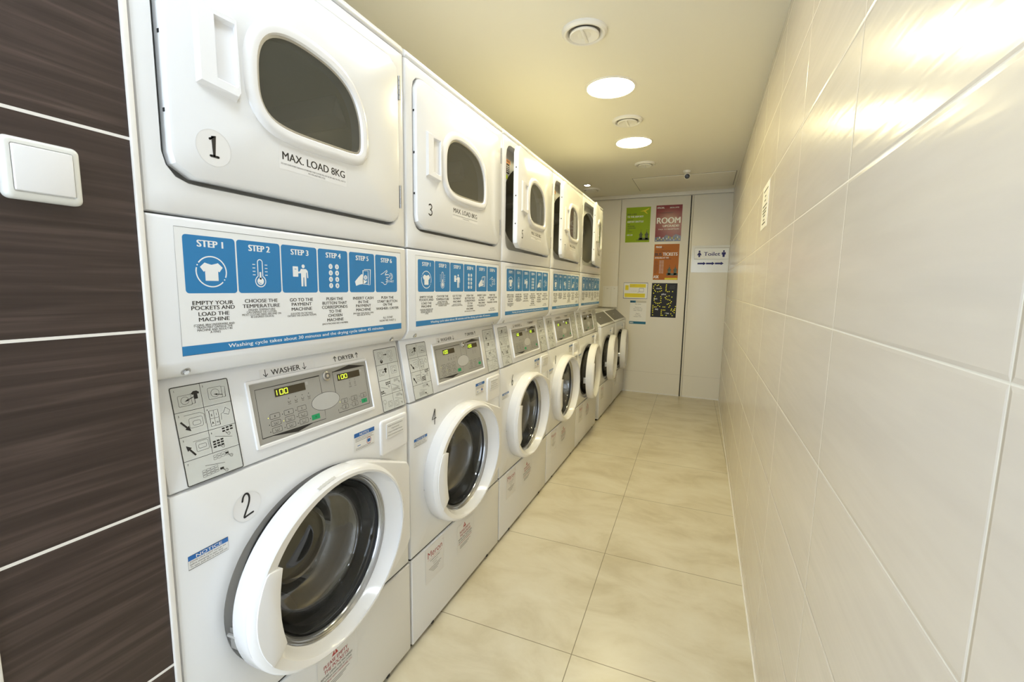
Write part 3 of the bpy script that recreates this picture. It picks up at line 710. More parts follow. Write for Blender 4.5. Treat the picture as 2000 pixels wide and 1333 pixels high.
    d.rrect(.3255, .3495, .0487, .0607, .001, 'green_btn', 2); d.circ(.338, .0547, .0025, O, 3, n=4); d.circ(.338, .0547, .0015, 'green_btn', 4, n=4)
    d.circ(.3212, .0545, .0011, O, 2, n=8)
    for r_ in range(2):
        for c_ in range(3):
            u, v = .434+.035*c_, .0715-.0153*r_
            if (r_, c_) == (1, 2): d.rrect(u-.0105, u+.0105, v-.0055, v+.0055, .001, 'green_btn', 2); d.circ(u, v, .0025, O, 3, n=4); d.circ(u, v, .0015, 'green_btn', 4, n=4)
            else: d.frame(u-.0105, u+.0105, v-.0055, v+.0055, .0007, O, 2, .002); d.line([(u, v-.003), (u, v+.003)], .0012, O, 3); d.circ(u, v-.003, .0012, O, 3, n=8); d.line([(u+.003, v-.002), (u+.003, v+.002)], .0005, O, 3)
            d.circ(u-.0155, v, .001, 'led' if (r_, c_) == (0, 0) else O, 2, n=8)
    for u, tx in ((.463, 'DRYING'), (.4815, 'COOL')): d.circ(u, .1195, .001, O, 2, n=8); d.line([(u-.003, .108), (u+.003, .108)], .0006, O, 2); d.arc(u, .1125, .0022, 0, 360, .0006, O, 2, 8); d.ctext(tx, u, .102, .0026, O, 2, 0, .7)
    d.rect(.3245, .3315, .135, .1425, 'panel_grey_light', 1); d.rect(.504, .512, .136, .1425, 'panel_grey_light', 1)
    d.g.obj('membrane', bez)
    for nm, (a, b, z0, z1) in (('display', (.241, .3225, .124, .142)), ('display', (.4235, .503, .1255, .1425))):
        d = D(on_slant(.0022)); d.rrect(a, b, z0, z1, .001, 'display_dark', 0)
        cw = .0082; u = a+.001
        for ch in '100': seven(d, ch, u-.004*(ch == '1'), z0+.0035, cw, z1-z0-.007, 'digit', 2); u += .0118
        d.g.obj(nm, bez)
    g = G(); c0 = Vector(fn(.3895, .145, .001)); e1 = Vector((0, 1, 0)); e2 = SV
    def rg(h, r, n=20): return [tuple(c0 + SN*h + r*(math.cos(2*PI*i/n)*e1 + math.sin(2*PI*i/n)*e2)) for i in range(n)]
    g.loft([rg(0, .0125), rg(.003, .012), rg(.005, .0085)], 'chrome'); g.loft([rg(.005, .0085), rg(.0045, .0045)], 'dark_steel'); g.loft([rg(.0045, .0045), rg(.006, .004)], 'chrome', cap1=True)
    g.obj('key_lock', bez)
    # detergent pod holder with lid text
    g = G(); u0, u1, v0, v1 = .556, .672, .732, .828
    def fr(x, k, r): return [(x, a, b) for a, b in rr2(u0+k, u1-k, v0+k, v1-k, r, 4)]
    g.loft([fr(0, -.004, .008), fr(.004, -.003, .008), fr(.006, 0, .006), fr(.006, .003, .005)], 'white_plastic', cap1=True)
    pk = [(x, a, b) for x, a, b in [(.0065, 0, 0)]]
    g.box(.0058, .0075, .574, .654, .775, .819, 'enamel', .0007)
    hl = [(.0062, a, b) for a, b in rr2(.572, .657, .741, .771, .006, 4)]; h2 = [(-.012, a, b) for a, b in rr2(.577, .652, .748, .769, .005, 4)]
    g.loft([hl, h2], 'white_plastic', cap1=True)
    dw = g.obj('detergent_drawer', t)
    d = D(on_front(.0078)); d.rect(.575, .653, .777, .818, 'sticker_white', 0)
    for i, s_ in enumerate(('Detergent will be automatically injected', 'during the wash cycle.', 'If using your own powdered detergent,', 'please put it directly into the washer drum')): d.ctext(s_, .614, .8095-i*.0092, .0038, 'grey_ink', 2, .0, .8, .072)
    d.g.obj('drawer_label', dw)
    d = D(on_front(.0006)); d.rect(.4515, .530, .777, .826, 'sticker_white', 0); d.rect(.4515, .530, .8145, .826, 'notice_blue', 1); d.text('NOTICE', .472, .508, .8165, .007, 'sticker_white', 2, .03)
    for i in range(3): d.rect(.456, .526-.006*(i == 1), .8105-i*.0040, .8115-i*.0040, 'grey_ink', 1)
    d.rect(.463, .475, .789, .791, 'notice_blue', 1); d.arc(.507, .7935, .009, 0, 360, .0012, 'red_ink', 2, 16); d.rrect(.501, .513, .789, .798, .002, 'notice_blue', 1)
    for i in range(2): d.rect(.456, .526-.01*i, .7795+i*.0035, .7803+i*.0035, 'grey_ink', 1)
    d.g.obj('drawer_notice', t)
    d = D(on_front(.0006)); d.rect(.030, .104, .6995, .7255, 'sticker_white', 0); d.rect(.030, .104, .7165, .7255, 'notice_blue', 1); d.text('NOTICE', .044, .092, .7178, .0064, 'sticker_white', 2, .025)
    for i, (s_, wd) in enumerate((('DOOR LOCK LIGHT must go out', .066), ('before attempting to open door.', .061), ('To open, push door in then pull out.', .069))): d.text(s_, .033, .033+wd, .7118-i*.0048, .0034, 'ink', 2)
    d.frame(.030, .104, .6995, .7255, .0005, 'ink', 1); d.g.obj('door_notice', t)
    # pocket warning and maker's plate on the lower panel
    d = D(on_front(.0038)); u0, u1 = .300, .438
    d.rect(u0, u1, .17, .283, 'sticker_white', 0); d.frame(u0, u1, .17, .283, .0004, 'clear_edge', 1)
    d.poly([(.347, .262), (.369, .262), (.358, .281)], 'red_ink', 1); d.rect(.3565, .3595, .266, .274, 'sticker_white', 2)
    d.text('PLEASE EMPTY', .320, .402, .2465, .0105, 'maroon_ink', 2, .03); d.text('THE POCKETS!', .321, .405, .232, .0105, 'maroon_ink', 2, .03)
    d.text('BEFORE USING THE MACHINES!', .310, .418, .2215, .0065, 'ink', 2, .02); d.text('MACHINES DAMAGED BY COINS,', .312, .416, .212, .0055, 'ink', 2, .015); d.text('KEYS, BRAS WITH UNDERWIRE, ETC.', .312, .418, .203, .0055, 'maroon_ink', 2, .015)
    for i in range(3): d.rect(.322, .406-.012*i, .194-i*.005, .1956-i*.005, 'grey_ink', 1)
    d.g.obj('pocket_warning_sticker', t, label='white sticker with a red warning triangle')
    return t
def washer_body(t, ztop, y0=Y1m, y1=Y2m, low=True):
    yc, zc = .343, .553; zs = .3235; N = 96
    g = G(); rc = (.343, .553, .257, .2185)
    def E(x, a, b): return ell(x, rc[0], rc[1], a, b, N)
    back = around_rect(-.70, y0, y1, .02, ztop, yc, zc); s1 = around_rect(-.007, y0, y1, zs, ztop, yc, zc); s2 = around_rect(-.002, y0+.002, y1-.002, zs+.001, ztop-.002, yc, zc); f = around_rect(0, y0+.007, y1-.007, zs+.004, ztop-.007, yc, zc)
    bk2 = around_rect(-.70, y0, y1, zs, ztop, yc, zc)
    g.loft([bk2, s1, s2, f, E(0, .257, .2185), E(-.003, .254, .2155), E(-.012, .249, .212), E(-.014, .235, .204), E(-.016, .218, .196)], 'enamel', cap0=True)
    g.obj('cabinet', t)
    g = G(); g.loft([E(-.018, .220, .197), E(-.010, .214, .193), E(-.008, .207, .190), E(-.012, .199, .186), E(-.04, .195, .183), E(-.055, .185, .178), E(-.10, .187, .18)], 'rubber'); g.obj('door_gasket', t)
    g = G(); g.loft([E(-.09, .188, .181), E(-.10, .235, .205), E(-.33, .235, .205), E(-.35, .225, .198)], 'drum_wall'); g.loft([E(-.35, .225, .198), E(-.358, .21, .19), E(-.362, .10, .09), E(-.362, .02, .02)], 'washer_drum', cap1=True)
    dr = g.obj('drum', t)
    for k in range(3):
        a = math.radians(25+120*k); c = Vector((0, yc+.225*math.cos(a), zc+.197*math.sin(a))); tg = Vector((0, -math.sin(a), math.cos(a))); inn = Vector((0, -math.cos(a), -math.sin(a)))
        p = [c-tg*.035, c+inn*.05-tg*.008, c+inn*.05+tg*.008, c+tg*.035]
        G().prism([(-.12, q.y, q.z) for q in p], (-.21, 0, 0), 'steel', .006).obj('drum_lifter', dr)
    # lower panel
    g = G(); g.box(-.70, .003, y0, y1, .014, zs-.0045, 'enamel_panel', .004)
    lp = g.obj('lower_panel', t)
    g = G(); g.box(-.68, -.012, y0+.003, y1-.003, .0, .0137, 'gap')
    g.box(-.69, -.004, y0+.001, y1-.001, zs-.006, zs+.001, 'gap')
    for y in (.12, .56): g.box(-.01, .0045, y, y+.012, .010, .018, 'gap')
    g.obj('plinth', t)
def make_washer_door(t, ang):
    yc, zc = .343, .553; N = 96
    hinge = (.004, .655, zc); g = G()
    def E(x, c, a, b): return ell(x, c[0], c[1], a, b, N)
    C0 = (.343, .553); C1 = (.337, .556); C2 = (.349, .553)
    g.loft([E(-.002, C0, .245, .206), E(-.004, C0, .258, .220), E(.000, C0, .2605, .2225), E(.028, C0, .260, .222), E(.040, C1, .2575, .2185), E(.048, C1, .253, .2135), E(.052, C1, .246, .2075), E(.051, C1, .241, .203),
            E(.048, C2, .232, .1995), E(.034, C2, .216, .198), E(.020, C2, .203, .1965), E(.012, C2, .199, .194), E(.008, C2, .196, .192)], 'white_plastic')
    # flange towards the hinge
    fl = [(.001, .40, .768), (.001, .470, .757), (.001, .643, .684), (.001, .650, .676), (.001, .650, .430), (.001, .643, .421), (.001, .57, .375), (.001, .470, .350), (.001, .40, .338)]
    g2 = G(); 
    inner = []
    # plate as a band from the ring to the outline
    outl = [Vector(p) for p in fl]; outl = resample([tuple(v) for v in outl], 60)
    top = [tuple((.030, p.y, p.z)) for p in outl]
    A = [(.0, p[1], p[2]) for p in top]; B = [(.026, p[1], p[2]) for p in top]; C = [(.031, yc+(p[1]-yc)*.985, zc+(p[2]-zc)*.985) for p in top]
    # only keep the part outside the opening: arc from bottom to top of the ring
    arc = [(.031, C1[0]+.235*math.cos(a), C1[1]+.203*math.sin(a)) for a in [math.radians(75-150*i/40) for i in range(41)]]
    path = [Vector((.0, a, b)) for a, b in ((.398, .770), (.430, .7655), (.470, .754), (.520, .734), (.643, .684), (.650, .6765), (.650, .55), (.650, .4295), (.643, .421), (.56, .376), (.470, .350), (.430, .341), (.398, .336))]
    L = [0]
    for i in range(len(path)-1): L.append(L[-1]+(path[i+1]-path[i]).length)
    pp = []
    for i in range(41):
        tt = L[-1]*i/40; k = max(j for j in range(len(L)) if L[j] <= tt+1e-9); k = min(k, len(path)-2); pp.append(path[k].lerp(path[k+1], (tt-L[k])/(L[k+1]-L[k])))
    r0 = [(.0, p.y, p.z) for p in pp]; r1 = [(.026, p.y, p.z) for p in pp]; r2 = [(.0305, p.y-.004, zc+(p.z-zc)*.98) for p in pp]
    g.loft([r0, r1, r2, arc], 'white_plastic', close=False)
    door = g.obj('door', t, hinge)
    # ridged inner rim and deep glass bowl
    g = G(); g.loft([E(x, C2, r*1.015, r) for x, r in ((.008, .1945), (.0125, .1925), (.010, .190), (.0085, .189), (.011, .187), (.0085, .1845), (.0065, .1835), (.008, .182), (.004, .1795), (.0, .1785))], 'rim_glass')
    g.obj('glass_rim', door)
    g = G(); g.loft([E(x, C2, r*1.01, r) for x, r in ((.002, .1795), (-.006, .176), (-.025, .171), (-.045, .1655))], 'bowl_side')
    g.loft([E(x, C2, r*1.01, r) for x, r in ((-.045, .1655), (-.060, .160), (-.074, .148), (-.083, .134), (-.087, .120), (-.092, .108), (-.102, .100), (-.112, .095))], 'bowl_refract_dark')  # bowl shoulder, its refracted darkness put into the glass tint
    g.loft([E(x, C2, r*1.01, r) for x, r in ((-.112, .095), (-.116, .088), (-.117, .05), (-.117, .02))], 'bowl_glass', cap1=True)
    g.loft([E(x, C2, r*1.01, r) for x, r in ((-.010, .160), (-.040, .153), (-.056, .148), (-.066, .138), (-.072, .124), (-.079, .106), (-.090, .094), (-.102, .088), (-.106, .082))], 'bowl_glass')
    g.obj('glass_bowl', door)
    g = G(); g.loft([E(.004, C2, .192, .187), E(-.006, C2, .190, .185), E(-.008, C2, .178, .176), E(.002, C2, .176, .174)], 'grey_rubber')
    g.obj('door_seal', door)
    # handle: flat plate that fills the left of the ring
    pl = [(.125, .654), (.156, .648), (.152, .628), (.148, .60), (.146, .57), (.147, .54), (.151, .51), (.158, .480), (.143, .463), (.122, .452)]
    oa = [(C1[0]+.245*math.cos(a), C1[1]+.2065*math.sin(a)) for a in [math.radians(180+28-(28+26)*i/14) for i in range(15)]]
    poly = [(a, b) for a, b in pl[::-1]]
    pts = [Vector((0, a, b)) for a, b in pl[::-1]] + [Vector((0, a, b)) for a, b in oa[::-1][0:0]]
    outer = [(C1[0]+.246*math.cos(a), C1[1]+.2073*math.sin(a)) for a in [math.radians(153+ (207-153)*i/16) for i in range(17)]]
    full = [(.026, a, b) for a, b in pl] + [(.026, a, b) for a, b in outer[::-1]]
    g = G(); g.prism(full, (.0285, 0, 0), 'white_plastic', .0015, 2)
    g.obj('handle', door)
    g = G(); g.tube([(.002, .0865, zc-.02), (.012-.03, .0865, zc-.02)], .004, 'chrome', 8)
    g.box(-.022, -.004, .092, .098, zc-.055, zc-.010, 'steel', .001)
    g.obj('latch', door)
    door.rotation_euler = (0, 0, math.radians(ang))
    return door
def washer_number(t, n):
    d = D(on_front(.0006)); uc, vc = .147, .768
    if n == '2': d.circ(uc, vc, .030, 'clear_sticker', 0, n=40); d.arc(uc, vc, .030, 0, 360, .0005, 'clear_edge', 1, 40)
    number(d, n, .134, .160, .745, .797, .0040)
    o = d.g.obj('number_sticker', None, ORG[t]); o.parent = t; o.location = (0, 0, 0); o['label'] = 'black number %s' % n
def maker_sticker(t):
    d = D(on_front(.0038)); d.rect(.085, .200, .183, .318-.004, 'clear_sticker', 0)
    d.text('Meron', .098, .190, .272, .024, 'maroon_ink', 2, .0); d.arc(.195, .299, .0025, 0, 360, .0005, 'red_ink', 2, 8)
    d.rect(.098, .190, .2645, .2655, 'pale_red_ink', 1)
    for i, s_ in enumerate(('PROFESSIONAL LAUNDRY', 'sales and service', 'spare parts')): d.ctext(s_, .144, .2545-i*.009, .0048, 'grey_ink', 2, 0, .8, .085)
    for i in range(4): d.rect(.144-.04+.008*i, .144+.04-.008*i, .2285-i*.006, .2302-i*.006, 'grey_ink', 1)
    o = d.g.obj('maker_sticker', None, ORG[t]); o.parent = t; o.location = (0, 0, 0)

# ------------------------------------------------------------------ place the five stacks
dry0, door0 = make_dryer()
DL = ['white wall-stacked tumble dryer marked 1, closed, nearest the brown tiles', 'white tumble dryer marked 3, door shut, second from the brown tiles',
      'white tumble dryer marked 5 with its door ajar, third in the row', 'white tumble dryer with door ajar between dryer 5 and the last dryer', 'farthest white tumble dryer of the row, door ajar, nearest the back wall']
DA = [0, 0, 4.2, 4.0, 7.5]
dryers = [dry0] + [copy_tree(dry0) for _ in range(4)]
for i, o in enumerate(dryers):
    o.location = ORG[dry0] + Vector((0, W*i, 0)); o['label'] = DL[i]; o['group'] = 'tumble dryers stacked over the washers'
    dd = find(o, 'door'); dd.rotation_euler = (0, 0, math.radians(DA[i]))
    ORG[dd] = ORG[door0]
    if i < 4: dryer_number(dd, '1357'[i])
w0 = make_washer()
WL = ['front-loading washer marked 2, nearest the brown tiles, door slightly open', 'front-loading washer marked 4, door shut, under dryer 3', 'front-loading washer marked 6, door shut, under dryer 5',
      'front-loading washer marked 8, under the fourth dryer', 'front-loading washer with door ajar under the farthest dryer']
washers = [w0] + [copy_tree(w0) for _ in range(4)]
WA = [3.0, 0, 0, 0, 5]
for i, o in enumerate(washers):
    o.location = ORG[w0] + Vector((0, W*i, 0)); o['label'] = WL[i]; o['group'] = 'washing machines along the wall'
    dr_ = make_washer_door(o, WA[i])
    if i == 0:
        g = G(); C1 = (.337, .556)
        def tp(th, k): a = math.radians(th); return (.0482-.0075*k, C1[0]+(.2545+.0035*k)*math.cos(a), C1[1]+(.2145+.005*k)*math.sin(a))
        g.add([tp(t_, k_) for t_ in range(94, 107) for k_ in (.0+.1*(t_ % 3), .9-.1*(t_ % 2))], [(2*q, 2*q+1, 2*q+3, 2*q+2) for q in range(12)], 'torn_paper')
        o_ = g.obj('torn_label', dr_, ORG[dr_])
    if i < 4: washer_number(o, '2468'[i])
    if i > 0: maker_sticker(o)
# the farthest stack has its displays switched off
def no_digits(me):
    i = me.materials.find('digit'); b = bmesh.new(); b.from_mesh(me)
    bmesh.ops.delete(b, geom=[f for f in b.faces if f.material_index == i], context='FACES'); b.to_mesh(me); b.free()
for c in kids(find(washers[4], 'control_panel')):
    if c.name.startswith('display'): c.data = c.data.copy(); no_digits(c.data)
# ------------------------------------------------------------------ two free-standing washers at the far end
def make_single():
    t = empty('washing_machine', (-.35, .345, 0), 'x', 'washing machine')
    washer_body(t, .868)
    g = G(); g.prism_y([(-.004, .869), (0, .873), (-.002, .880), (-.010, .884), (-.130, .985), (-.140, .988), (-.69, .988), (-.69, .869)], Y1m, Y2m, 'enamel', .003, 2)
    cp = g.obj('control_housing', t)
    a = Vector((-.010, 0, .8845)); b = Vector((-.130, 0, .9855)); v = (b-a).normalized(); n = Vector((-v.z, 0, v.x)) if -v.z > 0 else Vector((v.z, 0, -v.x))
    L = (b-a).length
    f = lambda u, w_, h: tuple(Vector((a.x, u, a.z)) + v*w_ + n*(h+.0006))
    d = D(f); d.rect(.035, .660, .006, L-.008, 'top_grey', 0); d.frame(.035, .660, .006, L-.008, .001, 'sticker_white', 1)
    d.rect(.27, .33, L*.55, L*.57, 'sticker_white', 2)
    d.g.obj('control_panel', t)
    g = G(); g.box(0, .006, .50, .60, .765, .83, 'white_plastic', .003); g.obj('detergent_drawer', t)
    d = D(on_front(.0006)); d.rect(.42, .47, .77, .81, 'sticker_white', 0); d.rect(.42, .47, .80, .81, 'notice_blue', 1); d.g.obj('drawer_notice', t)
    maker_sticker(t)
    return t
s0 = make_single(); s1 = copy_tree(s0)
for o, y, lb in ((s0, 3.548, 'free-standing low washer with grey sloping top beside the last stack'), (s1, 4.236, 'free-standing low washer with grey sloping top against the back wall')):
    o.location = ORG[s0] + Vector((0, y, 0)); o['label'] = lb; o['group'] = 'washing machines along the wall'
    make_washer_door(o, 5)

# ------------------------------------------------------------------ light switch on the brown tiles
sw = empty('light_switch', (0, -.112, 1.363), 'white square rocker light switch on dark brown striped tiles', 'light switch')
g = G(); P = lambda x, k, r: [(x, a, b) for a, b in rr2(-.152+k, -.0725-k, 1.3245+k, 1.4025-k, r, 5)]
g.loft([P(-.0015, 0, .008), P(.006, 0, .008), P(.010, .002, .007), P(.0115, .005, .005), P(.0115, .0085, .003), P(.010, .009, .003)], 'switch_plastic', cap1=True); g.obj('switch_plate', sw)
G().box(.0095, .0135, -.1425, -.082, 1.335, 1.3925, 'white_plastic', .0015).obj('rocker', sw)

# ------------------------------------------------------------------ ceiling fittings
def disc(x, y, z, r, n=48): return [(x+r*math.cos(2*PI*i/n), y+r*math.sin(2*PI*i/n), z) for i in range(n)]
def downlight(x, y, r, label, glow='lamp_glow'):
    t = empty('ceiling_downlight', (x, y, HC), label, 'ceiling light', 'round recessed downlights')
    g = G(); g.loft([disc(x, y, HC, r+.014), disc(x, y, HC-.004, r+.012), disc(x, y, HC-.005, r+.003), disc(x, y, HC-.002, r)], 'vent_plastic'); g.obj('trim_ring', t)
    g = G(); g.add(disc(x, y, HC-.0025, r), [list(range(48))[::-1]], glow); g.flat = True; g.obj('diffuser', t)
downlight(.300, 2.09, .122, 'large glowing round downlight, the nearer of the two in view')
downlight(.286, 3.05, .122, 'large glowing round downlight, the farther of the two in view')
downlight(.30, 1.10, .122, 'warm round downlight above dryer 3, just out of view', 'lamp_glow_mid')
downlight(.30, .05, .122, 'cool white round downlight just above the top edge of the view', 'lamp_glow_near')
downlight(.30, -1.0, .122, 'cool white round downlight behind the viewer near the entrance', 'lamp_glow_near')
def vent(x, y, r, label):
    t = empty('ceiling_vent', (x, y, HC), label, 'air vent', 'round ceiling air valves')
    g = G(); g.loft([disc(x, y, HC, r), disc(x, y, HC-.008, r*.99), disc(x, y, HC-.016, r*.90), disc(x, y, HC-.016, r*.82), disc(x, y, HC-.006, r*.70), disc(x, y, HC-.001, r*.68)], 'vent_plastic'); g.obj('vent_ring', t)
    g = G(); g.add(disc(x, y, HC-.0012, r*.7), [list(range(48))[::-1]], 'joint_dark'); g.flat = True; g.obj('vent_throat', t)
    g = G(); g.loft([disc(x, y, HC-.006, r*.50), disc(x, y, HC-.013, r*.64), disc(x, y, HC-.018, r*.65), disc(x, y, HC-.021, r*.60), disc(x, y, HC-.018, r*.42), disc(x, y, HC-.016, r*.3)], 'vent_plastic', cap1=True)
    g.box(x-.006, x+.006, y-.05*r/.09, y+.05*r/.09, HC-.022, HC-.016, 'vent_plastic', .002); g.obj('vent_disc', t)
vent(.300, 1.522, .095, 'round white ceiling air valve nearest the viewer, before the first downlight')
vent(.312, 2.592, .095, 'round white ceiling air valve between the two glowing downlights')
vent(.296, 3.656, .088, 'round white ceiling air valve just past the farther downlight')
vent(-.37, 4.50, .10, 'round ceiling air valve half hidden above the farthest dryer')
t = empty('ceiling_spotlight', (-.362, 4.285, HC), 'tiny bright round spotlight above the farthest dryer', 'ceiling light')
g = G(); g.loft([disc(-.362, 4.285, HC, .045), disc(-.362, 4.285, HC-.004, .043), disc(-.362, 4.285, HC-.003, .030)], 'chrome'); g.obj('trim_ring', t)
g = G(); g.add(disc(-.362, 4.285, HC-.0028, .031), [list(range(48))[::-1]], 'spot_glow'); g.flat = True; g.obj('diffuser', t)
# surveillance camera
t = empty('security_camera', (.62, 4.02, HC), 'small white ceiling security camera with black lens near the back wall', 'security camera')
g = G(); g.loft([disc(.62, 4.02, HC, .034, 24), disc(.62, 4.02, HC-.012, .032, 24), disc(.62, 4.02, HC-.02, .022, 24)], 'vent_plastic', cap1=True); g.obj('mount', t)
g = G(); ax = Vector((.12, -1, -.28)).normalized(); e1 = ax.orthogonal().normalized(); e2 = ax.cross(e1); c0 = Vector((.62, 4.045, HC-.040))
def rg(h, r, n=24): return [tuple(c0+ax*h+r*(math.cos(2*PI*i/n)*e1+math.sin(2*PI*i/n)*e2)) for i in range(n)]
g.loft([rg(-.01, .015), rg(0, .026), rg(.045, .027), rg(.050, .024)], 'vent_plastic', cap0=True, cap1=True); g.obj('camera_body', t)
g = G(); g.loft([rg(.0502, .0215), rg(.056, .019), rg(.058, .010)], 'camera_black', cap1=True); g.obj('lens', t)

# ------------------------------------------------------------------ paper on the walls
def on_back(h0=.0195): return lambda u, v, h: (u, YB-h0-h, v)
def poster(name, u0, u1, v0, v1, base, label, cat, draw, frame=None):
    d = D(on_back(), eps=.0003); g = d.g
    g.add([(x, y, z) for x in (u0, u1) for y in (YB-.0178, YB-.0195) for z in (v0, v1)], [(0, 1, 3, 2), (4, 6, 7, 5), (0, 4, 5, 1), (2, 3, 7, 6), (0, 2, 6, 4), (1, 5, 7, 3)], base)
    draw(d); d.g.obj(name, None, ((u0+u1)/2, YB-.0178, (v0+v1)/2), label=label, category=cat)
def city(d, u, v, s, mt):
    for k in (0, 1):
        a = u+k*s*.9
        d.rect(a-s*.22, a+s*.22, v, v+s*.75, mt, 1); d.poly([(a-s*.22, v+s*.75), (a+s*.22, v+s*.75), (a, v+s*1.35)], mt, 1); d.line([(a, v+s*1.3), (a, v+s*1.6)], s*.05, mt, 1)
        for j in (-1, 1): d.poly([(a+j*s*.22-s*.09, v+s*.7), (a+j*s*.22+s*.09, v+s*.7), (a+j*s*.22, v+s*1.0)], mt, 1)
    d.rect(u-s*.4, u+s*1.3, v-s*.1, v+s*.25, mt, 1)
def p_green(d):
    d.ltext('NEED A RIDE', -.035, 2.063, .016, 'ink', 1, .03, .8); d.ltext('TO THE AIRPORT?', -.035, 2.033, .021, 'poster_white', 1, .04, .75)
    d.ltext('BOOK AN', -.035, 2.006, .012, 'ink', 1, .03, .8); d.ltext('AIRPORT SHUTTLE!', -.035, 1.977, .021, 'poster_white', 1, .04, .72)
    for i, s_ in enumerate(('SAFE', 'AFFORDABLE', 'COMFORTABLE', '24/7', 'THIS IS IT')): d.ltext(s_, -.030, 1.952-i*.021, .012, 'ink', 1, .03, .8)
    d.ltext('ASK US!', -.034, 1.83, .017, 'poster_white', 1, .03, .8); city(d, .125, 1.785, .07, 'dark_olive'); d.rect(.075, .215, 1.776, 1.783, 'dark_olive', 1)
    d.poly([(.10, 2.10), (.16, 2.115), (.205, 2.135), (.20, 2.120), (.165, 2.10), (.19, 2.07), (.18, 2.07), (.145, 2.098)], 'poster_yellow', 1)
poster('poster', -.050, .221, 1.754, 2.148, 'poster_green', 'lime green poster with a city skyline, upper left on the back wall', 'poster', p_green)
def p_red(d):
    d.ltext('SPECIAL', .29, 2.118, .02, 'poster_white', 1, .04, .8); d.ltext('SPECIAL OFFER', .425, 2.118, .013, 'poster_white', 1, .02, .8)
    d.ltext('STAY ANOTHER NIGHT IN A', .30, 2.065, .011, 'ink', 1, .02, .8); d.text('ROOM', .295, .54, 1.955, .068, 'poster_white', 1, .05)
    d.text('UPGRADE!', .36, .53, 1.915, .024, 'poster_white', 1, .04); d.text('TALK TO RECEPTION', .31, .53, 1.885, .012, 'poster_white', 1, .02)
    d.poly([(.281, 1.757), (.555, 1.757), (.555, 1.815), (.50, 1.835), (.46, 1.80), (.40, 1.83), (.36, 1.79), (.32, 1.81), (.281, 1.80)], 'dusk_blue', 1)
    for i in range(14): d.rect(.29+i*.019, .298+i*.019, 1.765+(i*7 % 5)*.006, 1.775+(i*7 % 5)*.009, 'poster_yellow' if i % 2 else 'poster_white', 2)
poster('poster', .280, .556, 1.757, 2.154, 'poster_red', 'dark red poster reading ROOM, upper right on the back wall', 'poster', p_red)
def p_orange(d):
    d.ltext('PRAGUE', .30, 1.685, .022, 'poster_white', 1, .04, .55); d.ltext('BUS', .36, 1.68, .012, 'ink', 1, .02, .8)
    d.ltext('PRAGUE INTERNATIONAL', .295, 1.645, .011, 'ink', 1, .03, .9); d.text('BUS', .293, .365, 1.596, .036, 'ink', 1, .05); d.text('TICKETS', .377, .532, 1.598, .036, 'poster_white', 1, .05)
    d.ltext('AVAILABLE AT THE', .292, 1.567, .018, 'poster_white', 1, .03, .7); d.ltext('RECEPTION', .40, 1.556, .012, 'ink', 1, .02, .8)
    for i in range(9): d.ltext(('BERLIN', 'VIENNA', 'MUNICH', 'BUDAPEST', 'KRAKOW', 'DRESDEN', 'WARSAW', 'ZURICH', 'PARIS')[i], .292, 1.535-i*.0165, .009, 'ink', 1, .02, .8); d.ltext('DAILY BUS', .345, 1.535-i*.0165, .009, 'poster_white', 1, .02, .8)
    d.ltext('ASK', .288, 1.345, .034, 'poster_white', 1, .04, .7); city(d, .455, 1.385, .07, 'dark_olive'); d.rect(.41, .545, 1.330, 1.350, 'poster_yellow', 1)
poster('poster', .282, .549, 1.328, 1.727, 'poster_orange', 'orange poster reading BUS TICKETS below the dark red poster', 'poster', p_orange)
def p_yel(d):
    d.frame(-.040, .230, 1.109, 1.290, .004, 'poster_navy', 1); d.rect(-.022, .016, 1.205, 1.262, 'poster_yellow', 1); d.rect(.028, .210, 1.237, 1.277, 'poster_yellow', 1); d.rect(-.028, .205, 1.122, 1.168, 'poster_yellow', 1)
    d.frame(.138, .188, 1.188, 1.228, .0025, 'poster_navy', 2); d.line([(.12, 1.178), (.138, 1.188)], .0025, 'ink', 2); d.ltext('YOU ARE HERE', .04, 1.19, .009, 'joint_soft', 2)
    d.line([(.03, 1.248), (.09, 1.262)], .002, 'joint_dark', 2); d.line([(-.02, 1.13), (.0, 1.134)], .002, 'joint_dark', 2)
poster('floor_plan_sign', -.043, .232, 1.106, 1.293, 'poster_white', 'white landscape sign with yellow blocks and thin dark border', 'sign', p_yel)
def p_not(d):
    d.rect(.042, .225, 1.060, 1.085, 'joint_soft', 1); d.rect(.042, .105, 1.060, 1.085, 'poster_blue', 2); d.ltext('NEWS', .048, 1.064, .014, 'ink', 3, .05); d.rect(.04, .229, .812, .842, 'poster_blue', 1); d.ltext('INFO', .048, .819, .016, 'poster_white', 2, .05)
    for s_, z in (('Dear Guests,', 1.040), ('Please do not', 1.002), ('leave clothes in the', .984), ('dryers. Thank you.', .966), ('Regards', .930), ('Your Hostel', .912), ('Reception Team', .894)): d.ctext(s_, .134, z, .011, 'grey_ink', 1, 0, .85)
poster('notice', .041, .228, .812, 1.086, 'paper', 'white paper notice with a dark blue bar at its foot', 'notice', p_not)
